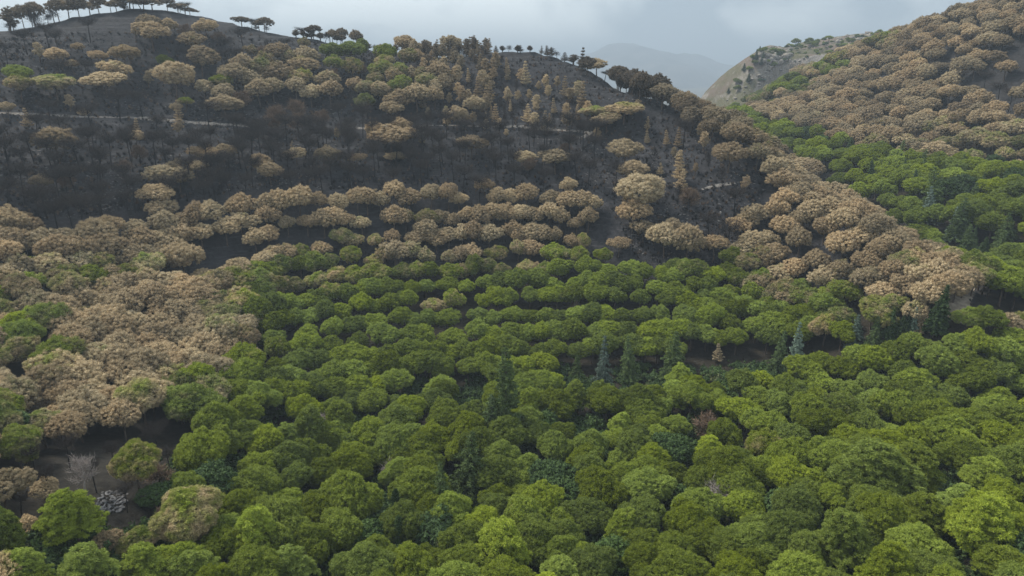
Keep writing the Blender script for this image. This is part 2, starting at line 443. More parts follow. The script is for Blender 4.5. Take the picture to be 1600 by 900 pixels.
def umbrella_lobes(rad, H, deep, nl):
    lobes = [(0, 0, H - deep * 0.66, rad * 0.66, rad * 0.66, deep * 0.52)]
    for i in range(nl):
        a = i / nl * 2 * math.pi + rs.rand() * 0.8
        q = rad * (0.52 + 0.16 * rs.rand())
        s_ = rad * (0.24 + 0.24 * rs.rand())
        q *= 0.85 + 0.35 * rs.rand()
        lobes.append((math.cos(a) * q, math.sin(a) * q, H - deep * (0.48 + 0.36 * rs.rand()), s_, s_, deep * (0.30 + 0.12 * rs.rand())))
    for i in range(3):
        a = rs.rand() * 6.28; q = rad * 0.3 * rs.rand()
        s_ = rad * (0.30 + 0.1 * rs.rand())
        lobes.append((math.cos(a) * q, math.sin(a) * q, H - deep * 0.42, s_, s_, deep * 0.42))
    return lobes
def umbrella_pine(name, rad=4.3, H=11.0, deep=4.6, nl=6, tufts=230, K=26, tr=0.62, tri=0.30, mat=None, fine=True):
    lobes = umbrella_lobes(rad, H, deep, nl)
    P, Q = lobes_surface(lobes, tufts * 14, -0.55)
    P, Q = spaced(P, Q, tr * (0.98 if fine else 1.28), tufts)
    r = tr * (0.75 + 0.5 * rs.rand(len(P)))
    P = P + Q * (rs.rand(len(P), 1) - 0.4) * tr * (1.05 if fine else 1.2)
    g = Geo()
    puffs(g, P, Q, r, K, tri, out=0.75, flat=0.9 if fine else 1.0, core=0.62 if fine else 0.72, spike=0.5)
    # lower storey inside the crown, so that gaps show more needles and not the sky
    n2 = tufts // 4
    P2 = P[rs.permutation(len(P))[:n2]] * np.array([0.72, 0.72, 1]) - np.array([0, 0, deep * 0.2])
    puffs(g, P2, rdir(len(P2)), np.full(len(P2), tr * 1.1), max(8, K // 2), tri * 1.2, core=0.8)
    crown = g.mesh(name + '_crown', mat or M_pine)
    t = Geo()
    lean = rs.normal(size=2) * 0.25
    zc = H - deep * 0.95
    pts_ = [(0, 0, -0.6), (lean[0] * .3, lean[1] * .3, zc * 0.35), (lean[0] * .8, lean[1] * .8, zc * 0.7), (lean[0], lean[1], zc)]
    path_tube(t, pts_, [0.26, 0.22, 0.19, 0.16], 6)
    for i in range(8):
        a = i / 8 * 6.28 + rs.rand() * 0.6; q = rad * (0.5 + 0.35 * rs.rand())
        z0 = zc * (0.78 + 0.22 * rs.rand())
        mid = (lean[0] + math.cos(a) * q * .5, lean[1] + math.sin(a) * q * .5, z0 + (H - deep * .7 - z0) * .35)
        path_tube(t, [(lean[0], lean[1], z0), mid, (lean[0] + math.cos(a) * q, lean[1] + math.sin(a) * q, H - deep * 0.45)], [0.11, 0.08, 0.03], 4)
    for i in range(4):                                  # dead snags below the crown
        a = rs.rand() * 6.28; z0 = zc * (0.45 + 0.35 * rs.rand()); q = 0.8 + rs.rand() * 1.2
        tube(t, (lean[0] * .5, lean[1] * .5, z0), (math.cos(a) * q, math.sin(a) * q, z0 + 0.2 + rs.rand() * .5), 0.05, 0.015, 3)
    return crown, t.mesh(name + '_trunk', M_bark, True), rad * 2, H, H - deep * 0.5

def bushy_pine(name, rad=3.9, H=12.5, K=30, mat=None, nl=22, tall=1.0, tufts=300):
    """Aleppo pine: a tall irregular crown of rounded sprays in loose tiers"""
    lobes = []
    zb = H * 0.36
    for i in range(nl):
        k = (i + 0.5) / nl
        z = zb + (H - zb - 0.9) * k
        env = rad * (0.62 + 0.5 * math.sin(min(1, (1 - k) * 1.25) * math.pi * 0.5) - 0.12) if k > 0.15 else rad * 0.75
        env *= (1 - 0.62 * k ** 2.2)
        a = i * 2.4 + rs.rand() * 0.9
        q = env * (0.45 + 0.35 * rs.rand()) * (1 if k < 0.93 else 0.2)
        s_ = rad * (0.30 + 0.14 * rs.rand()) * (1 - 0.25 * k)
        lobes.append((math.cos(a) * q, math.sin(a) * q, z, s_, s_, s_ * 0.62))
    P, Q = lobes_surface(lobes, tufts * 12, -0.3)
    P, Q = spaced(P, Q, 0.52, tufts)
    g = Geo()
    up = unit(Q + np.array([0, 0, 0.6]))
    puffs(g, P + Q * (rs.rand(len(P), 1) - .4) * 0.5, up, 0.48 * (0.7 + 0.6 * rs.rand(len(P))), K, 0.165, out=0.9, flat=0.8, core=0.62, spike=0.6)
    P2 = P[rs.permutation(len(P))[:tufts // 4]] * np.array([0.6, 0.6, 1]) - np.array([0, 0, 0.5])
    puffs(g, P2, rdir(len(P2)), np.full(len(P2), 0.6), 16, 0.28, core=0.8)
    crown = g.mesh(name + '_crown', mat or M_bright)
    t = Geo()
    path_tube(t, [(0, 0, -0.6), (0.1, 0.05, H * .4), (-0.05, 0.1, H * .7), (0, 0, H * .92)], [0.28, 0.22, 0.13, 0.04], 6)
    for L_ in lobes:
        z0 = max(1.5, L_[2] - 1.2)
        tube(t, (0, 0.05, z0), (L_[0] * .9, L_[1] * .9, L_[2]), 0.07, 0.025, 3)
    return crown, t.mesh(name + '_trunk', M_bark, True), rad * 2, H, H * 0.68

def conifer(name, rad=2.4, H=12.0, mat=None, tiers=15, K=14, droop=0.25, base=0.12, narrow=1.0, tri=0.27, bare=0.12):
    """cedar or young pine: tiers of drooping boughs on a cone"""
    g = Geo(); t = Geo()
    path_tube(t, [(0, 0, -0.6), (0, 0, H * .5), (0, 0, H * .97)], [0.2, 0.13, 0.03], 5)
    P, Q, rr = [], [], []
    for i in range(tiers):
        k = i / (tiers - 1)
        z = H * (base + (0.97 - base) * k)
        env = rad * (1 - k) ** 0.8 * (0.72 + 0.5 * rs.rand()) + 0.15
        nb = max(3, int(9 * (1 - k) ** 0.6 + 2))
        a0 = rs.rand() * 6.28
        for j in range(nb):
            if rs.rand() < bare: continue
            a = a0 + j / nb * 6.28 + rs.normal() * 0.14
            q = env * (0.72 + 0.42 * rs.rand())
            ns = max(2, int(q / 0.42))
            for s_ in range(ns):
                u_ = (s_ + 0.7) / ns
                P.append((math.cos(a) * q * u_, math.sin(a) * q * u_, z - droop * q * u_ ** 1.6 + 0.12))
                Q.append((math.cos(a) * 0.6, math.sin(a) * 0.6, 0.7)); rr.append(0.34 * (1.15 - 0.4 * u_) * (1.05 - 0.4 * k))
            tube(t, (0, 0, z), (math.cos(a) * q * .9, math.sin(a) * q * .9, z - droop * q * .8), 0.045, 0.012, 3)
    P = np.array(P); Q = unit(np.array(Q)); rr = np.array(rr) * narrow
    puffs(g, P, Q, rr, K, tri, out=0.5, flat=0.5, core=0.6, spike=0.4)
    return g.mesh(name + '_crown', mat or M_cedar), t.mesh(name + '_trunk', M_bark, True), rad * 2, H, H * 0.5

def cypress(name, rad=0.95, H=11.0, mat=None):
    g = Geo(); t = Geo()
    path_tube(t, [(0, 0, -0.6), (0, 0, H * .9)], [0.16, 0.04], 5)
    n = 330
    k = rs.rand(n) ** 0.85; a = rs.rand(n) * 6.28
    env = rad * np.minimum(1, (k + 0.06) * 6) * np.minimum(1, ((1.02 - k) * 2.1)) ** 0.7 * (0.8 + 0.2 * rs.rand(n))
    P = np.stack([np.cos(a) * env, np.sin(a) * env, H * (0.05 + 0.93 * k)], 1)
    Q = unit(np.stack([np.cos(a) * .5, np.sin(a) * .5, np.full(n, 1.0)], 1))
    puffs(g, P, Q, np.full(n, 0.30), 14, 0.24, out=0.9, flat=1.5, core=0.75, spike=0.8)
    return g.mesh(name + '_crown', mat or M_dark), t.mesh(name + '_trunk', M_bark, True), rad * 2, H, H * 0.5

def round_tree(name, rad=3.2, H=7.5, mat=None, K=26):
    """holm oak: broad leaves in a low rounded crown"""
    lobes = []
    for i in range(12):
        a = i * 2.4; q = rad * 0.55 * math.sqrt((i + .5) / 12)
        s_ = rad * (0.38 + 0.16 * rs.rand())
        lobes.append((math.cos(a) * q, math.sin(a) * q, H * (0.5 + 0.22 * rs.rand() - 0.12 * q / rad), s_, s_, s_ * 0.9))
    P, Q = lobes_surface(lobes, 2600, -0.5)
    P, Q = spaced(P, Q, 0.50, 260)
    g = Geo()
    puffs(g, P + Q * (rs.rand(len(P), 1) - .4) * 0.55, Q, 0.5 * (0.6 + 0.7 * rs.rand(len(P))), K, 0.26, out=0.5, core=0.6)
    t = Geo()
    path_tube(t, [(0, 0, -0.6), (0.1, 0, H * .3), (0, 0.1, H * .6)], [0.22, 0.17, 0.08], 5)
    for L_ in lobes: tube(t, (0, 0, H * .3), L_[:3], 0.08, 0.03, 3)
    return g.mesh(name + '_crown', mat or M_oak), t.mesh(name + '_trunk', M_bark, True), rad * 2, H, H * 0.6

LIMBS = {}
def bare_tree(name, rad=3.4, H=10.0, mat=None, tmat=None, twigs=1500, flat=True, tw=0.035, trunk_r=0.22, spread=0.42):
    """burnt tree: trunk, limbs and a haze of thin bare twigs"""
    t = Geo(); g = Geo(); lb = Geo()
    lean = rs.normal(size=2) * 0.35
    zc = H * (0.62 if flat else 0.35)
    path_tube(t, [(0, 0, -0.6), (lean[0] * .4, lean[1] * .4, zc * .5), (lean[0], lean[1], zc), (lean[0], lean[1], H * .86)], [trunk_r, trunk_r * .85, trunk_r * .65, trunk_r * .25], 6)
    ends = []
    nb = 13
    for i in range(nb):
        a = i * 2.4 + rs.rand() * .5
        k = i / nb
        q = rad * (0.55 + 0.4 * rs.rand()) * (1 if flat else (1.1 - 0.6 * k))
        z0 = zc + (H * .8 - zc) * k
        e = np.array((lean[0] + math.cos(a) * q, lean[1] + math.sin(a) * q, (H * (0.80 + 0.1 * rs.rand()) if flat else z0 + q * spread)))
        s0 = np.array((lean[0], lean[1], z0 if not flat else zc + (H * .75 - zc) * k))
        m_ = (s0 + e) / 2 + np.array((0, 0, -0.15 * q))
        path_tube(lb, [s0, m_, e], [trunk_r * .45, trunk_r * .3, trunk_r * .1], 4)
        for u_ in np.linspace(0.35, 1, 5): ends.append(s0 * (1 - u_) + e * u_ + np.array((0, 0, -0.1 * q * 4 * u_ * (1 - u_))))
    ends = np.array(ends)
    k = twigs
    p0 = ends[rs.randint(len(ends), size=k)] + rs.normal(size=(k, 3)) * (np.array([.55, .55, .5]) if flat else np.array([.35, .35, .3]))
    dd = unit(rdir(k) + np.array([0, 0, 0.35]) + unit(p0 - np.array([lean[0], lean[1], zc])) * 0.8)
    ln = (0.5 + 0.9 * rs.rand(k, 1))
    p1 = p0 + dd * ln
    sd = unit(np.cross(dd, rdir(k))) * tw
    v = np.stack([p0 - sd, p0 + sd, p1], 1).reshape(-1, 3)
    g.add(v, np.arange(k * 3).reshape(-1, 3), np.repeat(rs.rand(k), 3))
    tm_ = t.mesh(name + '_trunk', tmat or M_char, True)
    LIMBS[tm_.name] = lb.mesh(name + '_limbs', tmat or M_char, True)
    return g.mesh(name + '_crown', mat or M_twig), tm_, rad * 2, H, H * 0.8

# ------------------------------------------------------------------ tree library: kind -> list of (crown, trunk, width, height, crown height)
LIB = {}
LIB['pine_near'] = [umbrella_pine('umbrella_pine', rad=4.3 + .3 * rs.rand(), deep=4.6 + rs.rand() * 1.1, nl=5 + i % 3, tufts=480, K=84, tr=0.50, tri=0.150) for i in range(5)]
LIB['pine'] = [umbrella_pine('umbrella_pine', rad=4.2 + .4 * rs.rand(), deep=4.2 + rs.rand(), nl=5 + i % 3, tufts=260, K=46, tr=0.62, tri=0.21) for i in range(5)]
LIB['flat'] = [umbrella_pine('flat_pine', rad=4.3, H=9.0, deep=3.9, nl=7 + i, tufts=105, K=26, tr=0.66, tri=0.26) for i in range(3)]
LIB['scorched'] = [umbrella_pine('scorched_pine', rad=4.2 + .4 * rs.rand(), deep=4.2 + rs.rand(), nl=5 + i % 3, tufts=210, K=40, tr=0.62, tri=0.20, fine=False) for i in range(5)]
LIB['scorched_near'] = [umbrella_pine('scorched_pine', rad=4.3, deep=4.8, nl=6, tufts=310, K=46, tr=0.53, tri=0.18, fine=False) for i in range(3)]
LIB['aleppo'] = [bushy_pine('aleppo_pine', rad=3.9 + .4 * rs.rand(), H=12 + rs.rand() * 2, K=74, tufts=340) for i in range(4)]
LIB['cedar'] = [conifer('cedar', rad=2.9, H=12, tiers=16, K=18) for i in range(3)]
LIB['blue'] = [conifer('blue_cedar', rad=2.3, H=11, mat=M_blue, tiers=14, K=14, bare=.2) for i in range(2)]
LIB['dark'] = [conifer('dark_conifer', rad=2.7, H=11, mat=M_dark, tiers=20, K=16, bare=0.02, droop=0.05) for i in range(2)]
LIB['cypress'] = [cypress('cypress') for i in range(2)]
LIB['oak'] = [round_tree('holm_oak') for i in range(3)]
LIB['young'] = [conifer('young_pine', rad=1.75, H=7.2, mat=M_pine, tiers=8, K=14, droop=-0.35, base=0.14, narrow=1.25, tri=0.25, bare=0.28) for i in range(2)] + [bushy_pine('young_pine', rad=1.9 + .3 * rs.rand(), H=7.2, mat=M_pine, nl=10, tufts=95, K=30) for i in range(3)]
LIB['charred'] = [bare_tree('charred_pine', rad=3.6 + .5 * rs.rand(), H=11 + rs.rand() * 1.5, twigs=1900, tw=0.028) for i in range(5)]
LIB['spindly'] = [bare_tree('charred_sapling', rad=1.2, H=6.5, flat=False, twigs=420, trunk_r=0.11) for i in range(3)]
LIB['dead'] = [bare_tree('dead_tree', rad=2.8, H=8.5, mat=M_grey, tmat=M_grey, flat=False, twigs=1100, tw=0.03) for i in range(2)]
LIB['rusty'] = [bare_tree('rusty_tree', rad=2.6, H=7.5, mat=M_brown_twig, tmat=M_char, flat=False, twigs=2200, tw=0.05) for i in range(2)]
KIND = {  # name, category, words
 'pine_near': ('umbrella_pine', 'pine tree'), 'pine': ('umbrella_pine', 'pine tree'),
 'flat': ('umbrella_pine', 'pine tree'),
 'scorched': ('scorched_pine', 'scorched pine'), 'scorched_near': ('scorched_pine', 'scorched pine'),
 'aleppo': ('aleppo_pine', 'pine tree'), 'cedar': ('cedar', 'cedar'), 'blue': ('blue_cedar', 'cedar'),
 'dark': ('dark_conifer', 'conifer'), 'cypress': ('cypress', 'cypress'), 'oak': ('holm_oak', 'oak tree'),
 'young': ('young_pine', 'young pine'), 'charred': ('charred_pine', 'burnt tree'), 'spindly': ('charred_sapling', 'burnt sapling'),
 'dead': ('dead_tree', 'dead tree'), 'rusty': ('rusty_tree', 'dead tree')}

# ------------------------------------------------------------------ the ground sheet
def ground_mat():
    m, t, o = new_mat('hillside_ground')
    geo = N(t, 'ShaderNodeNewGeometry')
    pos = geo.outputs['Position']
    burn_ = attr(t, 'burn').outputs['Fac']; rock_ = attr(t, 'rock').outputs['Fac']
    n_a = noise(t, pos, 0.12, 4, 0.6); n_b = noise(t, pos, 0.9, 4, 0.65); n_c = noise(t, pos, 3.5, 3, 0.6)
    mpn = N(t, 'ShaderNodeMapping'); mpn.inputs['Scale'].default_value = (0.22, 0.22, 2.6); L(t, pos, mpn.inputs[0])
    n_l = noise(t, mpn.outputs[0], 1.0, 4, 0.6)
    ash = mixc(t, smooth(t, n_b, 0.30, 0.72), (0.0135, 0.0138, 0.0155), (0.036, 0.0365, 0.041))
    ash = mixc(t, math_node(t, 'MULTIPLY', smooth(t, n_a, 0.45, 0.7), 0.55), ash, (0.018, 0.017, 0.018))
    ash = mixc(t, math_node(t, 'MULTIPLY', smooth(t, n_l, 0.55, 0.68), 0.6), ash, (0.066, 0.066, 0.072))
    ash = mixc(t, smooth(t, n_c, 0.67, 0.74), ash, (0.13, 0.125, 0.12))
    litter = mixc(t, smooth(t, n_b, 0.3, 0.7), (0.014, 0.012, 0.009), (0.030, 0.026, 0.019))
    c = mixc(t, burn_, litter, ash)
    sepn = N(t, 'ShaderNodeSeparateXYZ'); L(t, geo.outputs['Normal'], sepn.inputs[0])
    scrub = mixc(t, smooth(t, n_b, 0.35, 0.65), (0.055, 0.056, 0.030), (0.105, 0.096, 0.062))
    n_d = noise(t, pos, 0.045, 3, 0.5)
    scrub = mixc(t, smooth(t, n_d, 0.45, 0.6), scrub, (0.11, 0.088, 0.072))
    stone = mixc(t, smooth(t, n_b, 0.3, 0.7), (0.10, 0.090, 0.078), (0.21, 0.192, 0.168))
    sl = math_node(t, 'ADD', sepn.outputs[2], math_node(t, 'MULTIPLY', math_node(t, 'SUBTRACT', n_a, 0.5), 0.8))
    far_ = mixc(t, smooth(t, sl, 0.64, 0.50), scrub, stone)
    c = mixc(t, rock_, c, far_)
    finish(t, o, c, 0.95, 0.1, 0, (n_c, 0.5, 0.35))
    return m
def sheet():
    me = bpy.data.meshes.new('ground')
    ny, nx = GX.shape
    co = np.stack([GX, GY, GZ], -1).reshape(-1, 3).astype(np.float32)
    idx = np.arange(ny * nx, dtype=np.int32).reshape(ny, nx)
    f = np.stack([idx[:-1, :-1], idx[:-1, 1:], idx[1:, 1:], idx[1:, :-1]], -1).reshape(-1, 4)
    me.vertices.add(len(co)); me.vertices.foreach_set('co', co.ravel())
    me.loops.add(f.size); me.loops.foreach_set('vertex_index', f.ravel())
    me.polygons.add(len(f)); me.polygons.foreach_set('loop_start', np.arange(0, f.size, 4, dtype=np.int32))
    me.polygons.foreach_set('use_smooth', np.ones(len(f), bool))
    me.update(calc_edges=True)
    def blur(a):
        for _ in range(3):
            a = (a + np.roll(a, 1, 0) + np.roll(a, -1, 0) + np.roll(a, 1, 1) + np.roll(a, -1, 1)) / 5
        return a
    for nm, arr in (('burn', blur(burn)), ('rock', blur(rocky + (np.hypot(GX, GY) > 1100)))):
        a = me.attributes.new(nm, 'FLOAT', 'POINT'); a.data.foreach_set('value', np.clip(arr, 0, 1).astype(np.float32).ravel())
    me.materials.append(ground_mat())
    o = bpy.data.objects.new('ground', me); sc.collection.objects.link(o)
    o['kind'] = 'structure'
sheet()

# ------------------------------------------------------------------ where each tree stands
def visible(x, y, z):
    """can the camera see the point past the bare terrain?"""
    k = np.linspace(0.15, 0.985, 70)
    X = CAM[0] + (x[:, None] - CAM[0]) * k; Y = CAM[1] + (y[:, None] - CAM[1]) * k; Z = CAM[2] + (z[:, None] - CAM[2]) * k
    return (ground(X, Y) < Z + 0.3).all(1)
def soft_in(px, py, poly, s=16):
    f = np.zeros(np.shape(px))
    for a in range(10):
        r_ = s * (0.35 + 0.65 * (a % 3) / 2)
        f += poly_in(px + r_ * math.cos(a * 2.4), py + 0.85 * r_ * math.sin(a * 2.4), poly)
    return f / 10
GREEN = [(350,452),(380,432),(450,408),(540,392),(600,405),(690,418),(760,402),(870,385),(960,398),(1010,400),(1090,410),(1150,418),(1180,440),(1260,462),(1340,474),(1380,510),(1430,520),(1490,492),(1540,470),(1600,445),(2100,440),(2100,1400),(-600,1400),(-600,900),(100,880),(220,700),(240,640),(330,600),(385,560),(400,500)]
BELT = [(1130,158),(1180,178),(1240,205),(1290,215),(1350,230),(1420,245),(1500,245),(1600,262),(2100,300),(2100,520),(1600,460),(1525,440),(1470,402),(1385,338),(1315,294),(1255,256),(1190,218),(1140,188)]
def scorch_at(px, py):
    g = np.maximum(soft_in(px, py, GREEN, 42), soft_in(px, py, BELT, 8))
    s = 1.0 - g
    def blob(cx, cy, rx, ry, v, cur):
        k = np.clip(1.5 - np.sqrt(((px - cx) / rx) ** 2 + ((py - cy) / ry) ** 2), 0, 1)
        k = k * k * (3 - 2 * k)
        return cur * (1 - k) + v * k
    for cx, cy, rx, ry, v in BLOBS: s = blob(cx, cy, rx, ry, v, s)
    return np.clip(s, 0, 1)
BLOBS = [
 (480,442,90,20,.48),(900,402,90,14,.44),(1130,412,60,14,.42),(1250,456,80,18,.54),(1385,486,60,18,.56),(120,432,120,20,.52),(30,500,60,36,.55),(345,480,24,50,.60),(250,632,60,14,.5),
 (520,420,80,18,.52),(640,420,70,16,.56),(740,428,50,12,.50),(830,415,40,14,.5),(450,430,50,18,.5),(640,395,90,16,.66),(560,375,60,16,.62),
 (40,555,70,55,.36),(60,450,70,26,.50),(155,425,60,16,.50),(215,425,28,12,.6),(0,470,50,34,.48),(20,670,50,50,.25),(60,690,40,30,.45),(300,610,50,18,.30),
 (560,400,70,22,.48),(630,390,60,16,.60),(500,395,60,18,.42),(560,355,45,14,.66),(640,345,60,18,.74),(760,415,60,14,.40),(640,425,50,14,.42),(830,400,35,14,.6),
 (890,390,60,16,.45),(1020,385,35,18,.38),(1120,380,30,14,.62),(1130,408,30,14,.3),(1200,425,40,22,.62),(1300,455,40,16,.5),(1390,470,45,16,.5),(1430,500,30,12,.5),
 (1345,430,50,20,.72),(1420,420,30,18,.66),(1500,410,35,16,.7),(1460,455,30,16,.75),(1300,500,22,14,.45),
 (540,105,50,22,.40),(600,95,50,25,.42),(620,130,60,30,.50),(580,150,50,20,.55),(460,120,60,30,.62),(420,110,40,25,.7),(550,80,35,14,.30),(560,78,16,8,.05),
 (1530,400,25,14,.55),(1545,470,35,16,.15),(1590,515,25,12,.8),(1585,500,18,14,.8),(1520,440,22,12,.75),(1500,478,40,10,.85),(1545,455,28,10,.8),
 (1500,210,90,22,.62),(1560,230,80,20,.5),(1420,225,60,14,.6),(1380,200,50,14,.78),(1260,190,40,10,.8),
 (1240,135,40,16,.30),(1300,105,40,14,.35),(1190,155,40,12,.45),(1380,62,40,10,.5),
 (1190,222,40,14,.62),(1170,235,40,14,.66),(1260,255,20,8,.4),(1140,200,40,14,.75),
 (680,470,26,12,.55),(720,490,12,14,.6),(1190,690,30,20,.25),(820,790,30,30,.2),(420,570,30,30,.22),(640,630,50,40,.20),
 (950,175,30,10,.55),(920,190,20,10,.45),
]
def rows(poly, p0, p1, across, along, jit=0.22, tmin=40, tmax=600, H=8.0, crown=0.6):
    """planting rows over the ground seen inside the outline; p0-p1 gives the direction of the rows"""
    P_ = np.array(poly, float)
    gx, gy = np.meshgrid(np.linspace(P_[:, 0].min(), P_[:, 0].max(), 60), np.linspace(P_[:, 1].min(), P_[:, 1].max(), 40))
    gx, gy = gx.ravel(), gy.ravel()
    ins = poly_in(gx, gy, poly)
    X, Y, T, ok = hit(gx[ins], gy[ins], H * crown)
    ok &= (T > tmin) & (T < tmax)
    X, Y = X[ok], Y[ok]
    a = hit([p0[0], p1[0]], [p0[1], p1[1]], H * crown)
    d = np.array([a[0][1] - a[0][0], a[1][1] - a[1][0]]); d /= np.linalg.norm(d)
    n = np.array([-d[1], d[0]])
    u = X * d[0] + Y * d[1]; v = X * n[0] + Y * n[1]
    uu, vv = np.meshgrid(np.arange(u.min() - 12, u.max() + 12, along), np.arange(v.min() - 12, v.max() + 12, across))
    uu = uu + (np.arange(uu.shape[0]) % 2)[:, None] * along * .5 + rs.normal(size=uu.shape) * along * jit
    vv = vv + rs.normal(size=vv.shape) * across * jit * 0.55 + 1.2 * vnoise(uu, vv, 25, 31)
    x = (uu * d[0] + vv * n[0]).ravel(); y = (uu * d[1] + vv * n[1]).ravel()
    z = ground(x, y)
    px, py, f = project(x, y, z + H * crown)
    k = poly_in(px, py, poly) & (f > tmin) & (f < tmax)
    x, y, z, px, py, f = [q[k] for q in (x, y, z, px, py, f)]
    k = visible(x, y, z + H)
    return x[k], y[k], px[k], py[k], f[k]

trees = []         # dict(kind, x, y, s, scorch, char, px, py, f, hand, label)
class Grid:
    def __init__(s): s.d = {}
    def near(s, x, y, r):
        n = int(r // 6) + 2
        i, j = int(x // 6), int(y // 6)
        for a in range(i - n, i + n + 1):
            for b in range(j - n, j + n + 1):
                for (u, v, rr) in s.d.get((a, b), ()):
                    if (u - x) ** 2 + (v - y) ** 2 < (r * rr) ** 2: return True
        return False
    def add(s, x, y, rr=1.0): s.d.setdefault((int(x // 6), int(y // 6)), []).append((x, y, rr))
grid = Grid()
NOMW = {k: v[0][2] for k, v in LIB.items()}
def put(kind, x, y, s, scorch=0.0, char=0.0, label=None, rr=1.0, sz=1.0, lean=None):
    if label is None: sz *= 1 + rs.normal() * 0.06
    v = rs.randint(len(LIB[kind]))
    z = float(ground(x, y))
    px, py, f = project(x, y, z + LIB[kind][v][4] * s * sz)
    grid.add(x, y, rr)
    trees.append(dict(kind=kind, v=v, x=x, y=y, z=z, s=s, sz=sz, scorch=float(scorch), char=float(char), px=float(px), py=float(py), f=float(f), label=label, top=project(x, y, z + LIB[kind][v][3] * s * sz)[1]))

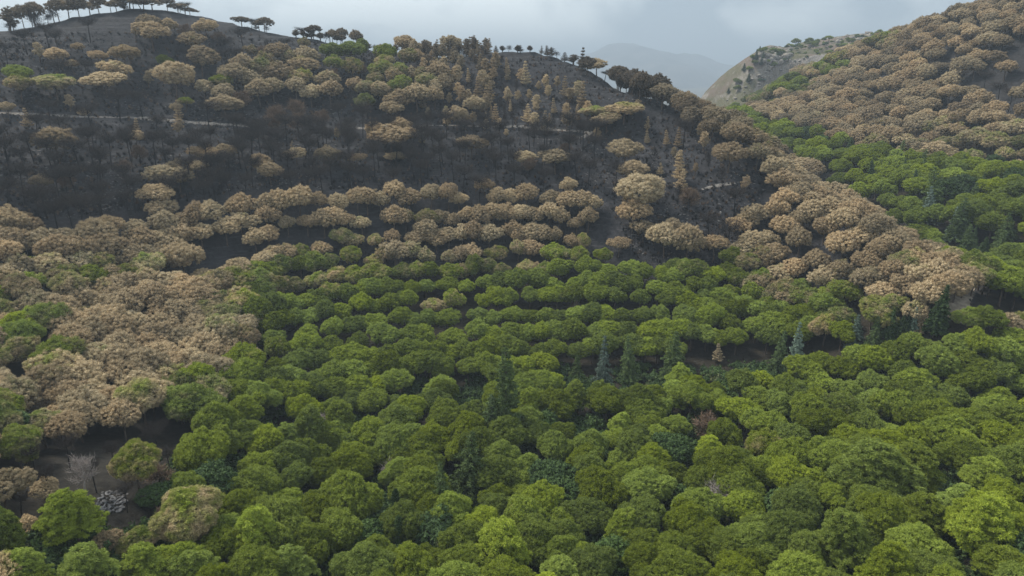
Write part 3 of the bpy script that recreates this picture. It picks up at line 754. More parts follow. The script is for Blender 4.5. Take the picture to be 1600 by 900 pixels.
# trees of their own look: (kind, px, py of the crown's middle, crown width in px, scorch, char, label, stretch)
HAND = [
 ('blue',942,568,30,0,0,'pale blue-grey cedar standing out of the green canopy',1.25),
 ('blue',1247,536,26,0,0,'silvery blue cedar above a tan tuft at the line of conifers',1.1),
 ('cedar',1214,552,34,0,0,'dull green cedar beside the silvery blue cedar',1.1),
 ('blue',1340,518,26,0.1,0,'small pale cedar at the foot of the tan nose of the hill',0.9),
 ('dark',1392,508,24,0,0,'dark pointed conifer, first of a close pair below the tan pines',1.1),
 ('dark',1414,502,26,0,0,'dark pointed conifer, second of a close pair below the tan pines',1.1),
 ('blue',1428,503,18,0,0,'slim pale cedar squeezed between a dark conifer and a rusty one',1.2),
 ('cedar',1443,500,24,1,0,'rust-brown scorched cedar next to the broad dark cypress',0.9),
 ('dark',1466,486,36,0,0,'broad dark cypress at the end of the dirt track',1.2),
 ('cedar',1368,518,28,0,0,'muted green cedar in the gap below the tan pines',0.9),
 ('cedar',1462,300,42,0,0,'blue-green cedar on the dark valley belt, highest of three',0.9),
 ('blue',1455,322,26,0,0,'pale tiered cedar below the highest valley cedar',1.0),
 ('cedar',1500,345,40,0,0,'blue-green cedar midway down the dark valley belt',0.9),
 ('blue',1492,352,24,.05,0,'grey cedar just under the midway valley cedar',1.0),
 ('cedar',1570,365,40,0,0,'grey-green cedar beyond the green ridge near the valley bottom',0.8),
 ('dark',1524,370,12,0,0,'thin dark cypress spire behind the green ridge pines',1.6),
 ('dark',1540,388,20,0,0,'dark blue conifer at the head of the dirt track',0.9),
 ('dark',1532,398,28,0,0,'dark low conifer overhanging the dirt track',0.7),
 ('dark',1365,275,20,0,0,'dark spire among the valley pines, uphill one',1.2),
 ('dark',1412,270,18,0,0,'dark spire among the valley pines, middle one',1.2),
 ('dark',1430,292,22,0,0,'dark spire among the valley pines, downhill one',1.2),
 ('cedar',792,622,74,0,0,'tall grey-green cedar rising over the middle of the canopy',1.15),
 ('cedar',768,660,56,0,0,'darker cedar leaning against the tall grey-green cedar',0.9),
 ('cedar',690,782,50,0,0,'pale grey-green cedar beside the slim cypress',1.3),
 ('cedar',727,735,72,0,0,'feathery green cedar uphill of the pale grey-green cedar',0.85),
 ('cypress',618,808,15,0,0,'slim dark cypress spire in the lower forest',1.1),
 ('cypress',625,845,16,0,0,'second slimmer cypress hidden below the dark spire',0.9),
 ('cedar',684,868,36,0.3,0,'yellowish young cedar below the pale grey-green cedar',0.9),
 ('blue',574,892,38,0.1,0,'pale cream-green conifer tip at the lower edge',0.9),
 ('cedar',985,562,34,0,0,'slender green cedar in the shaded gap, first of a pair',1.1),
 ('cedar',1052,560,46,0,0,'drooping dark cedar in the shaded gap, broader of the pair',0.95),
 ('cedar',902,572,22,0.15,0,'small yellow-green cedar beside the pale blue-grey cedar',0.9),
 ('young',1122,552,17,1,0.1,'thin tan dying pine inside the shaded gap',.9),
 ('dead',1128,762,60,0,0,'bleached grey dead tree under a green umbrella pine',0.9),
 ('dead',607,728,44,0,0,'leafless grey-brown tree in a dark gap',0.8),
 ('dead',612,640,32,0,0,'dull grey dying crown within the green canopy',0.8),
 ('rusty',1105,655,44,0,0,'brown bare crown in a dark hollow of the canopy',0.9),
 ('dead',120,720,46,0,0.9,'tall bare pine with grey limbs in the burnt clearing',1.2),
 ('charred',142,728,36,0,0,'burnt pine with a thin straight trunk in the clearing',1.1),
 ('charred',70,738,40,0,0,'black bare pine at the far side of the clearing',1.1),
 ('charred',240,668,44,0,0,'bare grey-limbed pine at the top of the clearing',1.0),
 ('charred',45,700,40,0,0,'black pine with a long bare trunk deep in the clearing',1.1),
 ('charred',100,690,38,0,0,'black pine under the tan canopy edge of the clearing',1.1),
 ('charred',170,700,34,0,0,'slender burnt pine uphill of the ash patch',1.2),
 ('charred',262,705,36,0,0,'burnt pine between the lone green pine and the domed ones',1.1),
 ('charred',25,775,34,0,0,'burnt pine at the dim near end of the clearing',1.0),
 ('charred',192,765,22,0,0,'black stem standing behind the ash patch',1.2),
 ('rusty',245,735,40,0,0,'pinkish brown scrub tree beside the lone green pine',.7),
 ('rusty',255,800,34,0,0,'scorched brown shrub below the lone green pine',.8),
 ('oak',330,747,74,0,0,'dark glossy holm oak behind the half-scorched pine',1.0),
 ('oak',862,745,70,0,0,'dark holm oak in a hollow of the green canopy',1.0),
 ('oak',1050,700,66,0,0,'dark round oak below the brown hollow',1.0),
 ('oak',1035,760,54,0,0,'blue-green oak between pines in the lower forest',0.9),
 ('oak',1075,780,60,0,0,'mid-green oak beside the bleached dead tree',0.9),
 ('oak',635,870,60,0,0,'very dark oak at the foot of the cypresses',0.8),
 ('oak',1220,790,60,0,0,'grey-green oak left of the yellow-green bushy pine',0.9),
 ('oak',1270,780,40,0,0,'small grey-green oak touching the yellow-green bushy pine',0.9),
 ('oak',245,770,52,0.1,0,'dark shrub-like oak under the lone clearing pine',0.7),
 ('oak',1385,860,60,0,0,'dark oak in the shade between bushy pines',0.8),
 ('pine_near',207,712,72,.42,0,'lone green pine with browned lower crown beside the clearing',1.05),
 ('pine_near',290,792,106,.50,0,'half-scorched pine, tan on one flank and green on the other',0.9),
 ('aleppo',115,800,88,0,0,'bright green bushy pine at the foot of the burnt clearing',0.95),
 ('scorched_near',38,818,36,.9,0,'tan-brown pine against the bright green bushy pine',0.9),
 ('scorched_near',-2,752,66,.72,0,'large scorched pine at the edge of the burnt clearing',0.9),
 ('scorched_near',66,760,44,.8,0,'small tan crown overhanging the burnt clearing',0.7),
 ('aleppo',0,820,80,0,0,'green bushy pine below the large scorched pine',1.0),
 ('aleppo',42,885,76,0,0,'yellow-green bushy pine in the lower corner',0.9),
 ('aleppo',130,880,100,0,0,'broad bright green pine by the lower edge below the clearing',0.8),
 ('scorched_near',165,842,46,.75,0,'browned pine just below the ash patch',0.8),
 ('pine_near',210,842,60,.42,0,'olive pine next to the browned pine below the ash patch',0.85),
 ('aleppo',225,885,84,0.05,0,'bright green pine with spiky top by the lower edge',0.9),
 ('aleppo',300,888,90,0,0,'yellow-green pine below the half-scorched pine',0.8),
 ('pine_near',310,697,92,0.1,0,'green umbrella pine uphill of the dark glossy oak',0.9),
 ('pine_near',395,752,86,.05,0,'green umbrella pine beside the dark glossy oak',0.9),
 ('pine_near',350,820,70,.05,0,'green umbrella pine downhill of the half-scorched pine',0.9),
 ('pine_near',300,620,84,.28,0,'olive pine hanging over the dark top of the clearing',0.9),
 ('pine_near',545,765,92,.05,0,'large domed pine in front of a dark gap',1.0),
 ('pine_near',655,755,92,.05,0,'domed pine behind the slim cypress',0.9),
 ('pine_near',440,810,110,0,0,'wide flat-domed pine in the lower forest',0.85),
 ('pine_near',585,862,78,0,0,'round bright pine below the slim cypress',0.95),
 ('aleppo',455,885,82,0,0,'yellow-green bushy pine at the lower edge',0.85),
 ('aleppo',782,845,100,.02,0,'tall yellow-green bushy pine beside the young cedar',0.95),
 ('pine_near',937,755,84,0,0,'compact domed pine left of its twin in the lower forest',0.9),
 ('pine_near',1013,752,80,0,0,'compact domed pine, twin nearer the bleached dead tree',0.85),
 ('pine_near',1008,850-48,80,0.03,0,'compact pine directly below the twin domes',0.9),
 ('pine_near',920,800,74,.05,0,'greyish green pine below the twin domes',0.85),
 ('pine_near',1006,848,72,0,0,'small domed pine hemmed in by larger crowns',0.9),
 ('pine_near',1098,842,72,0,0,'rounded pine below the bleached dead tree',0.9),
 ('pine_near',1185,835,88,0,0,'broad pine downhill of the bleached dead tree',0.85),
 ('pine_near',1145,722,94,0.05,0,'green umbrella pine shading the bleached dead tree',0.85),
 ('pine_near',1060,890,110,0,0,'wide yellow-green pine at the lower edge',0.75),
 ('pine_near',930,880,86,0,0,'green pine at the lower edge near the wide one',0.85),
 ('pine_near',1235,705,76,0,0,'rounded pine above the grey-green oaks',0.95),
 ('aleppo',1368,728,124,0,0,'largest light green spreading pine with many lobes',0.75),
 ('aleppo',1320,832,92,.02,0,'tall pear-shaped yellow-green bushy pine',0.95),
 ('pine_near',1430,842,92,.03,0,'smooth domed pine beside the pear-shaped bushy pine',0.85),
 ('aleppo',1445,795,86,0,0,'bright tufted pine between the large spreading pines',0.7),
 ('aleppo',1538,812,104,.02,0,'tiered light green pine showing its pale trunk',0.95),
 ('aleppo',1545,742,84,0,0,'light green tufted pine behind the tiered one',0.8),
 ('pine_near',1255,890,96,0,0,'domed pine at the lower edge by the pear-shaped pine',0.85),
 ('pine_near',1440,890,120,0,0,'broad smooth dome at the lower edge',0.7),
 ('aleppo',1565,885,86,0,0,'bright bushy pine in the lower corner beside the pale trunk',0.8),
 ('pine_near',1300,700,56,0,0,'small deep green dome above the pear-shaped pine',0.9),
 # crowns of their own on the burnt slope
 ('scorched',1000,292,70,1,0,'wide flat tan pine alone on the black slope, biggest of a column',0.8),
 ('scorched',990,325,46,1,0,'round tan pine just below the wide flat one',0.85),
 ('scorched',976,230,52,.95,0,'tan pine at the top of the column on the black slope',0.7),
 ('scorched',990,260,42,1,.1,'pinkish flat pine between the tan ones of the column',0.7),
 ('scorched',1040,362,50,.9,0,'tan pine with olive top above the green canopy edge',0.85),
 ('scorched',1075,368,46,.85,0.1,'tall tan pine with a bare black trunk',1.1),
 ('scorched',1118,378,36,.7,0,'small olive-topped round pine on black ground',0.8),
 ('scorched',967,378,30,1,0.15,'small greyish tan pine in the black gap',0.8),
 ('young',1063,262,24,1,0,'slender tan young pine on the black slope',1.0),
 ('young',1064,283,20,.9,.1,'pale young pine below the slender tan one',0.9),
 ('rusty',1075,298,30,0,0,'brown bare tree over a black trunk',1.0),
 ('young',1032,265,12,.8,0,'tiny green-tan sapling on the black slope',0.8),
 ('pine',930,172,40,.52,0,'flat olive pine, left of a cluster of three on the black slope',0.5),
 ('scorched',975,168,52,.62,0.05,'flat tan and olive pine, biggest of the cluster of three',0.5),
 ('scorched',948,184,40,.72,0,'yellowish tan pine, lowest of the cluster of three',0.6),
 ('scorched',610,208,66,.88,0,'wide yellow-tan pine above the burnt pines',0.55),
 ('scorched',585,198,30,.85,0,'small round tan pine touching the wide yellow-tan one',0.7),
 ('scorched',625,192,34,.9,0,'pale tan pine behind the wide yellow-tan one',0.7),
 ('scorched',462,238,28,.95,0,'lone rounded tan pine on the black slope',0.8),
 ('scorched',557,245,26,.85,0,'pale yellow-tan pine, first of a low pair',0.6),
 ('scorched',618,243,30,.8,0,'pale yellow-tan pine, second of a low pair',0.5),
 ('scorched',250,268,42,.95,0,'isolated pale tan pine on the slope of black trunks',0.7),
 ('scorched',278,272,40,.95,0,'tan pine uphill of the long tan band',0.7),
 ('scorched',305,257,36,.95,0,'small yellowish pine with two bare trunks below',0.6),
 ('scorched',245,298,46,.95,0,'pale tan pine with ragged edge over the burnt stand',0.7),
 ('scorched',320,235,38,.98,0,'tan pine, first of a pair on the slope',0.7),
 ('scorched',348,233,34,.98,0,'tan pine, second of a pair on the slope',0.7),
 ('scorched',85,213,50,.97,.05,'large russet-tan pine high on the burnt slope',0.8),
 ('scorched',130,175,16,.95,0,'little tan pine standing by the pale path',0.8),
 ('scorched',10,165,22,1,0,'reddish scorched pine close to the pale path',0.8),
 ('scorched',820,243,34,1,.05,'tan pine, first of the twin crowns on bare trunks',0.6),
 ('scorched',868,243,46,1,.05,'tan pine, broader of the twin crowns on bare trunks',0.65),
 ('scorched',757,287,30,1,0,'small isolated tan pine above the massed ones',0.8),
 ('scorched',25,340,34,1,.1,'reddish pine at the top of the tan clump',0.8),
 ('scorched',10,370,56,1,0,'big tan pine leading the clump beside the black gap',0.8),
 ('scorched',45,350,40,1,0,'tan pine overhanging the black gap',0.8),
 ('scorched',38,378,34,1,0,'rounded tan pine low in the clump',0.8),
 ('scorched',12,425,48,1,0,'tan pine alone below the clump',0.8),
 ('scorched',285,392,52,.95,0,'tall heaped tan pine at the end of the long band',1.0),
 ('scorched',318,430,36,.75,.1,'greyish tan pine tucked against the green canopy',0.8),
 ('scorched',375,412,36,.8,0,'yellowish tan pine on the rim of the green canopy',0.7),
 ('scorched',260,437,46,.85,0,'tan-olive pine in front of the black hollow',0.8),
 # left hill
 ('pine',25,112,44,.22,0,'green-topped pine highest of a stacked pair',0.7),
 ('pine',28,128,40,.50,0,'olive pine lowest of the stacked pair',0.8),
 ('pine',84,127,54,.52,0,'flat umbrella pine with green top and tan rim',0.6),
 ('scorched',88,83,34,.85,0,'olive-brown pine high on the hill shoulder',0.7),
 ('scorched',121,72,20,.85,0,'small brown pine below the hilltop',0.7),
 ('scorched',152,85,22,.85,0,'small brown pine beside the olive pair',0.8),
 ('pine',192,80,42,.66,0,'olive pine above its flat neighbour',0.7),
 ('scorched',178,104,40,.72,0,'olive-tan pine in the middle of the hill',0.7),
 ('scorched',162,122,54,.88,0,'flat tan umbrella pine on a dark trunk',0.55),
 ('scorched',112,98,18,.8,0,'little tan bush of a pine on the bare shoulder',0.8),
 ('pine',256,92,24,.10,0,'fresh green pine leaning on the tall tan heap',0.8),
 ('scorched',270,112,48,.85,0,'tall heaped tan pine beside the fresh green one',0.9),
 ('scorched',235,45,48,.82,.1,'olive-tan pine just under the hilltop',0.7),
 ('scorched',262,36,26,.85,.2,'brownish pine under the hilltop pines',0.8),
 ('scorched',300,60,38,.66,.05,'yellowish pine on the upper hill',0.7),
 ('scorched',312,84,42,.75,.2,'grey-olive pine beyond the tall tan heap',0.8),
 ('pine',345,125,32,.38,0,'green and tan pine on the hill flank',0.8),
 ('scorched',352,140,34,.8,.05,'tan pine below the green and tan one',0.8),
 ('pine',290,157,22,.42,0,'small green-topped pine above the pale path',0.7),
 ('scorched',275,165,18,.8,0,'tiny tan pine above the pale path',0.7),
 ('scorched',350,158,42,.9,.15,'broad brownish pine on the hill flank',0.7),
 ('scorched',320,38,32,.75,.1,'brown pine beneath the skyline',0.7),
 ('scorched',225,22,30,.9,.35,'dusky pine on the summit',0.9),
 # skyline
 ('flat',38,24,20,1,.75,'dark flat-topped pine on the skyline, first of a pair',0.95),
 ('flat',56,20,21,1,.75,'dark flat-topped pine on the skyline, second of a pair',0.95),
 ('young',16,34,18,1,.8,'thin dark pine at the end of the skyline',1.3),
 ('flat',93,14,23,1,.7,'grey skyline pine at the start of the summit clump',0.9),
 ('flat',108,12,23,.85,.5,'greyish skyline pine in the summit clump',1.0),
 ('flat',124,8,23,1,.65,'tall dark pine within the summit clump',1.1),
 ('flat',141,12,26,.8,.35,'olive-grey skyline pine in the summit clump',0.9),
 ('flat',155,5,20,1,.7,'dark pine ending the summit clump',0.9),
 ('flat',203,6,31,.9,.45,'broad grey-brown pine on the bare summit',0.9),
 ('flat',238,8,26,.85,.35,'brownish pine on the bare summit',1.0),
 ('flat',262,2,18,1,.7,'dark pine behind the bare summit',0.9),
 ('flat',297,17,18,1,.75,'dark little pine past the summit',0.9),
 ('flat',378,38,25,1,.72,'dark flat pine on the shoulder skyline',0.8),
 ('flat',414,36,25,1,.68,'dark round pine standing over the shoulder',1.0),
 ('charred',475,48,22,0,0,'bare dark pine on the skyline saddle',1.0),
 ('flat',490,47,23,1,.8,'dark feathery pine on the skyline saddle',1.0),
 ('flat',520,54,18,1,.6,'flat pine of the linked skyline canopies, first',0.8),
 ('flat',536,53,20,1,.65,'flat pine of the linked skyline canopies, middle',0.8),
 ('flat',556,57,20,1,.65,'flat pine of the linked skyline canopies, last',0.8),
 ('flat',545,70,25,.2,.1,'deep green pine below the linked skyline canopies',0.8),
 ('scorched',655,74,18,1,.3,'rust-brown pine poking over the ridge',0.8),
 ('flat',700,87,18,1,.8,'dark round pine on the ridge before the bare knoll',0.9),
 ('scorched',932,100,36,.95,.25,'rounded brown pine on the ridge past the bare knoll',0.7),
 ('scorched',918,96,26,1,.7,'dark pine against the rounded brown ridge pine',0.8),
 ('young',861,88,13,1,.85,'black spindly pine on the ridge, nearest the bare knoll',1.3),
 ('young',882,92,13,1,.85,'black spindly pine on the ridge, second past the knoll',1.3),
 ('young',896,95,16,1,.85,'black spindly pine on the ridge, third past the knoll',1.3),
 ('young',909,96,16,1,.85,'black spindly pine touching the brown ridge pine',1.2),
 ('young',828,80,10,1,.85,'tiny bare sapling on top of the bare knoll',1.0),
 ('young',813,80,10,1,.85,'bare forked sapling before the top of the knoll',1.0),
 ('young',785,82,10,1,.85,'thin burnt sapling on the rise to the knoll',1.0),
 ('young',775,84,10,1,.85,'burnt sapling at the start of the rise to the knoll',1.2),
 # far right rocky hill
 ('flat',1244,63,13,.1,.2,'far umbrella pine on the rocky hilltop, first of three',0.9),
 ('flat',1264,62,13,.1,.2,'far umbrella pine on the rocky hilltop, middle of three',0.9),
 ('flat',1296,58,11,.1,.2,'far umbrella pine on the rocky hilltop, last of three',0.8),
]
EXTRA_KEEP = []
def place_hand(h):
    kind, px, py, w, scorch, char, label, st_ = h
    lib = LIB[kind][0]
    s = 1.0; X = Y = None
    for _ in range(4):
        X, Y, T, ok = hit([px], [py], lib[4] * s * st_)
        if not ok[0]:
            X, Y, T, ok = hit([px], [py + 12], lib[4] * s * st_ * 0.3)
            if not ok[0]: break
        f = float(project(X, Y, ground(X, Y) + lib[4] * s)[2][0])
        s = float(np.clip((w * .92 if py > 600 and kind in ('pine_near', 'aleppo') else w) / F * f / lib[2], 0.3, 1.9))
    if X is None or not ok[0]: 
        MISSED.append(label); return
    put(kind, float(X[0]), float(Y[0]), s, scorch, char, label, rr=max(0.6, s * lib[2] / 8.6 * (1.35 if py > 560 else 1.0)), sz=st_)
MISSED = []
def ridge_hand(h):
    """a tree on the skyline: stands on the crest under its column of the picture"""
    kind, px, py, w, scorch, char, label, st_ = h
    lib = LIB[kind][0]
    ys = np.arange(max(py - 5, -60), py + 75, 1.0)
    X, Y, T, ok = hit(np.full(len(ys), px), ys)
    ok &= T < 500
    if not ok.any(): MISSED.append(label); return
    i = int(np.argmax(ok)); X, Y = float(X[i]), float(Y[i])
    f = T[i] * 0.98
    s = w / F * f / lib[2]
    gy = float(project(X, Y, ground(X, Y))[1])
    zs = max(0.5, min(1.5, (gy - py) / F * f / (lib[4] * s)))
    put(kind, X, Y, float(s), scorch, char, label, rr=0.6, sz=float(zs))
SKY_WORDS = ('skyline', 'summit', 'shoulder skyline', 'on the ridge', 'knoll', 'over the ridge', 'over the shoulder')
for h in HAND:
    if h[2] < 105 and any(w_ in h[6] for w_ in SKY_WORDS) and 'under' not in h[6] and 'beneath' not in h[6] and 'below the linked' not in h[6] and h[6].find('far ') != 0:
        ridge_hand(h)
    else:
        place_hand(h)

def crest_y(px):
    ys = np.arange(-20, 130, 1.0)
    X, Y, T, ok = hit(np.full(len(ys), float(px)), ys); ok &= T < 420
    return float(ys[int(np.argmax(ok))]) if ok.any() else None
for px_ in list(np.arange(2, 640, 9.0)) + list(np.arange(640, 960, 7.0)):
    px_ += rs.normal() * 3
    if vnoise(np.array([px_]), np.array([3.0]), 26.0, 55)[0] < -0.15 or rs.rand() < .15: continue
    cy_ = crest_y(px_)
    if cy_ is None: continue
    u_ = rs.rand(); knoll = 740 < px_ < 930
    if u_ < .45: h_ = ('spindly', px_, cy_ - 5 - 3 * rs.rand(), 7 + 6 * rs.rand(), 0, 0, None, 1.0)
    elif u_ < .72: h_ = ('young', px_, cy_ - 4 - 5 * rs.rand(), 6 + 6 * rs.rand(), 1, .5 + .45 * rs.rand(), None, 1.0)
    elif u_ < .86 and not knoll: h_ = ('charred', px_, cy_ - 9, 16 + 8 * rs.rand(), 0, 0, None, 1.0)
    elif not knoll: h_ = ('flat', px_, cy_ - 9 - 3 * rs.rand(), 16 + 9 * rs.rand(), 1, .45 + .4 * rs.rand(), None, 1.0)
    else: continue
    ridge_hand(h_)
GAP = [(865,552),(960,545),(1170,535),(1290,528),(1340,512),(1400,500),(1480,470),(1490,500),(1400,528),(1300,545),(1210,572),(1150,568),(1110,582),(1000,588),(880,590)]
CLEAR = [(20,700),(60,668),(150,652),(235,648),(330,655),(345,700),(270,740),(262,800),(232,850),(120,850),(80,780)]
HOLES = [(728,474,9,20),(560,645,20,10),(440,655,34,14),(655,600,22,12),(740,605,36,22),(1110,650,50,22),(905,640,16,22),(600,735,22,30),(700,720,24,14),(840,868,28,26),(1470,760,34,30),(1500,860,34,24),(500,690,22,12),(1140,800,18,16),(480,805,14,14),(1000,830,10,10),(960,560,14,12),(820,690,20,12)]
TOP = [(-500,345),(60,345),(160,362),(240,330),(300,320),(420,292),(560,288),(680,300),(745,303),(800,292),(880,282),(935,300),(945,390),(1000,415),(1130,418)]
ZA = [(-500,345),(60,345),(85,400),(230,420),(430,425),(430,625),(-500,660)]
ZA2 = [(70,362),(150,352),(240,325),(300,316),(430,292),(430,352),(430,372),(300,375),(240,420),(90,412)]
ZA3 = [(-500,480),(-500,412),(0,455),(80,425),(230,408),(245,440),(330,440),(420,395),(450,430),(450,480)]
ZB = [(425,292),(560,288),(680,300),(745,303),(800,292),(880,282),(935,300),(945,390),(1000,412),(1130,415),(1130,600),(425,620)]
ZC = [(1135,425),(1140,360),(1160,300),(1185,285),(1215,280),(1240,300),(1290,300),(1400,325),(1480,380),(1540,435),(1500,455),(1340,470),(1200,430)]
ZC2 = [(1125,415),(1200,430),(1340,470),(1480,470),(1480,500),(1120,600)]
ZE = [(1140,585),(1300,545),(1490,495),(1530,465),(2100,440),(2100,700),(1160,690)]
ZF = [(-600,640),(430,610),(1140,585),(1160,690),(2100,700),(2100,1500),(-600,1500)]
ZG = [(955,112),(1000,118),(1060,150),(1130,182),(1190,220),(1255,258),(1315,296),(1385,338),(1300,335),(1230,290),(1180,250),(1110,205),(1050,170),(985,140)]
ZH = BELT
ZI = [(1150,168),(1200,140),(1240,115),(1340,66),(1400,48),(1500,20),(1570,-20),(2200,-160),(2200,310),(1600,262),(1500,245),(1420,245),(1350,230),(1290,215),(1240,205),(1180,178)]
ZJ = [(405,80),(480,80),(560,75),(640,92),(690,112),(700,160),(640,175),(560,170),(555,140),(480,150),(400,150),(330,150)]
ZK = [(630,70),(760,74),(800,100),(900,135),(960,195),(880,200),(760,190),(650,195)]
ZL = [(-500,60),(0,42),(130,38),(330,50),(410,85),(400,150),(560,180),(560,225),(-500,205)]
ZM = [(-500,205),(300,215),(560,190),(940,200),(1120,205),(1200,280),(1140,420),(1000,415),(945,390),(935,300),(880,282),(800,292),(745,303),(680,300),(560,288),(420,292),(240,325),(160,355),(60,345),(-500,345)]
ZN = [(560,185),(660,178),(940,185),(1000,160),(1140,220),(1180,270),(1150,285),(980,215),(820,205),(660,215),(560,215)]

def drop_in_holes(px, py):
    for a, b, rx, ry in HOLES:
        if ((px - a) / rx) ** 2 + ((py - b) / ry) ** 2 < 1 or ((px - a) / rx) ** 2 + ((py - 10 - b) / ry) ** 2 < 1: return True
    return False
def fill(poly, p0, p1, across, along, chooser, mind, H=8.5, jit=0.22, tmin=40, tmax=600, crown=0.6):
    x, y, px, py, f = rows(poly, p0, p1, across, along, jit, tmin, tmax, H, crown)
    o = rs.permutation(len(x))
    S = scorch_at(px, py)
    for i in o:
        r_ = chooser(px[i], py[i], S[i])
        if r_ is None: continue
        kind, s, sc__, ch, zs = r_
        if grid.near(x[i], y[i], mind * (0.75 if kind in ('young', 'spindly') else 1)): continue
        put(kind, float(x[i]), float(y[i]), s, sc__, ch, sz=zs)
def canopy(px, py, S, keep=1.0, sm=0.83, sv=0.28):
    if poly_in(px, py, GAP) or poly_in(px, py - 12, GAP) or poly_in(px, py, CLEAR) or poly_in(px, py - 16, CLEAR) or drop_in_holes(px, py): return None
    if rs.rand() > keep: return None
    s = sm + sv * rs.rand()
    S = float(np.clip(S + rs.normal() * 0.11, 0, 1))
    if S > 0.58: return ('scorched', s, S, 0.0, 0.92)
    return ('pine', s, S, 0.0, 0.95)
def guided(gA, gB, across, along, chooser, poly, mind, tmin=40, tmax=600, H=8.5, jit=0.10, crown=0.6):
    """curved planting rows swept between two lines on the slope"""
    A_, B_ = np.array(gA, float), np.array(gB, float)
    def dense(g, m=260):
        l = np.r_[0, np.cumsum(np.hypot(*np.diff(g, axis=0).T))]; q_ = np.linspace(0, l[-1], m)
        return np.stack([np.interp(q_, l, g[:, 0]), np.interp(q_, l, g[:, 1])], 1)
    A_, B_ = dense(A_), dense(B_)
    ts = np.linspace(0, 1, 25); W_ = []
    for t_ in ts:
        g = A_ * (1 - t_) + B_ * t_
        X, Y, T, ok = hit(g[:, 0], g[:, 1], H * crown)
        W_.append(np.stack([X, Y, np.where(ok, T, 9e9)], 1))
    W_ = np.array(W_)
    step = np.hypot(*(np.diff(W_[:, :, :2], axis=0).transpose(2, 0, 1)))       # world spacing between neighbours
    dist = np.r_[0, np.cumsum(np.median(step, axis=1))]
    n = max(2, int(dist[-1] / across))
    for d_ in np.linspace(0, dist[-1], n + 1):
        t_ = np.interp(d_, dist, ts)
        i = min(int(t_ * 24), 23); u = t_ * 24 - i
        P_ = W_[i] * (1 - u) + W_[i + 1] * u
        P_ = P_[(P_[:, 2] < tmax) & (P_[:, 2] > tmin)]
        if len(P_) < 3: continue
        seg = np.hypot(*np.diff(P_[:, :2], axis=0).T); seg[seg > 15] = 0
        l = np.r_[0, np.cumsum(seg)]
        q_ = np.arange(rs.rand() * along, l[-1], along); q_ = q_ + rs.normal(size=len(q_)) * along * 0.16
        x = np.interp(q_, l, P_[:, 0]) + rs.normal(size=len(q_)) * across * jit
        y = np.interp(q_, l, P_[:, 1]) + rs.normal(size=len(q_)) * across * jit
        z = ground(x, y); px, py, f = project(x, y, z + H * crown)
        k = poly_in(px, py, poly) & visible(x, y, z + H)
        S = scorch_at(px, py)
        for j in np.nonzero(k)[0]:
            r_ = chooser(px[j], py[j], S[j])
            if r_ is None or grid.near(x[j], y[j], mind): continue
            put(r_[0], float(x[j]), float(y[j]), r_[1], r_[2], r_[3], sz=r_[4])
NOSE_TOP = [(425,286),(600,278),(800,275),(940,292),(1040,345),(1130,378),(1200,345),(1265,300),(1300,268)]
NOSE_MID = [(400,505),(600,472),(800,462),(1000,462),(1150,484),(1300,498),(1400,470),(1480,425),(1525,395)]
NOSE_LOW = [(400,640),(600,625),(800,620),(1000,612),(1150,598),(1300,560),(1400,530),(1500,478),(1560,440)]
cz = lambda sm, sv, keep=.985: (lambda a, b, S: canopy(a, b, S, keep, sm, sv))
guided([(1090,395),(1160,348),(1250,300),(1335,262)], [(1250,540),(1380,492),(1480,448),(1580,400)], 7.0, 3.3, lambda a, b, S: canopy(a, b, S, 1, .67, .14), ZC, 2.7, jit=.045)
guided(NOSE_TOP, NOSE_MID, 5.8, 3.5, lambda a, b, S: canopy(a, b, S, .96, .56, .30) if b < 400 else canopy(a, b, S, .99, .60, .18), ZB, 2.8, jit=.09)
guided(NOSE_MID, NOSE_LOW, 5.8, 3.3, cz(.60, .18), ZB, 2.8, jit=.09)
guided(NOSE_TOP, NOSE_MID, 6.0, 3.3, cz(.59, .15), ZC2, 2.8, jit=.05)
guided(NOSE_MID, NOSE_LOW, 6.0, 3.3, cz(.59, .15), ZC2, 2.8, jit=.05)
LEFT_TOP = [(-300,372),(0,352),(150,340),(300,312),(430,285)]
LEFT_LOW = [(-300,700),(0,665),(150,648),(300,622),(430,600)]
guided(LEFT_TOP, LEFT_LOW, 5.5, 4.1, cz(.68, .24, .97), ZA2, 3.4)
guided(LEFT_TOP, LEFT_LOW, 5.3, 4.1, cz(.66, .24), ZA3, 3.4)
guided(LEFT_TOP, LEFT_LOW, 5.3, 4.1, lambda a, b, S: None if b < 440 and 240 < a < 350 else canopy(a, b, S, .985, .66, .24), ZA, 3.4)
guided([(1460,480),(1600,505),(1750,560),(1900,610)], [(1080,600),(1250,690),(1450,790),(1620,880)], 6.9, 3.6, cz(.62, .16), ZE, 3.0, jit=.06)
fill(ZA, (40,520), (330,485), 5.4, 4.6, lambda a, b, S: None if b < 440 and 240 < a < 350 else canopy(a, b, S, .8, .7, .2), 4.6)
def fore(px, py, S):
    if poly_in(px, py, CLEAR) or poly_in(px, py - 22, CLEAR) or drop_in_holes(px, py) or poly_in(px, py, GAP) or poly_in(px, py - 16, GAP): return None
    u = rs.rand()
    if u < 0.006: return ('dead', .7 + .3 * rs.rand(), 0, 0, .9)
    if u < 0.065: return ('oak', 0.8 + .3 * rs.rand(), 0.0, 0.0, 0.95)
    if u < (0.15 if px < 1250 else 0.4): return ('aleppo', 0.58 + .3 * rs.rand(), max(0, S - .1), 0.0, 0.9)
    S = float(np.clip(S + abs(rs.normal()) * 0.08, 0, 1))
    if S > .5 and 0 < px < 260 and py > 690: return None
    return ('scorched_near' if S > 0.55 else 'pine_near', (0.54 if py < 740 else 0.52) + 0.28 * rs.rand(), S, 0.0, 0.95)
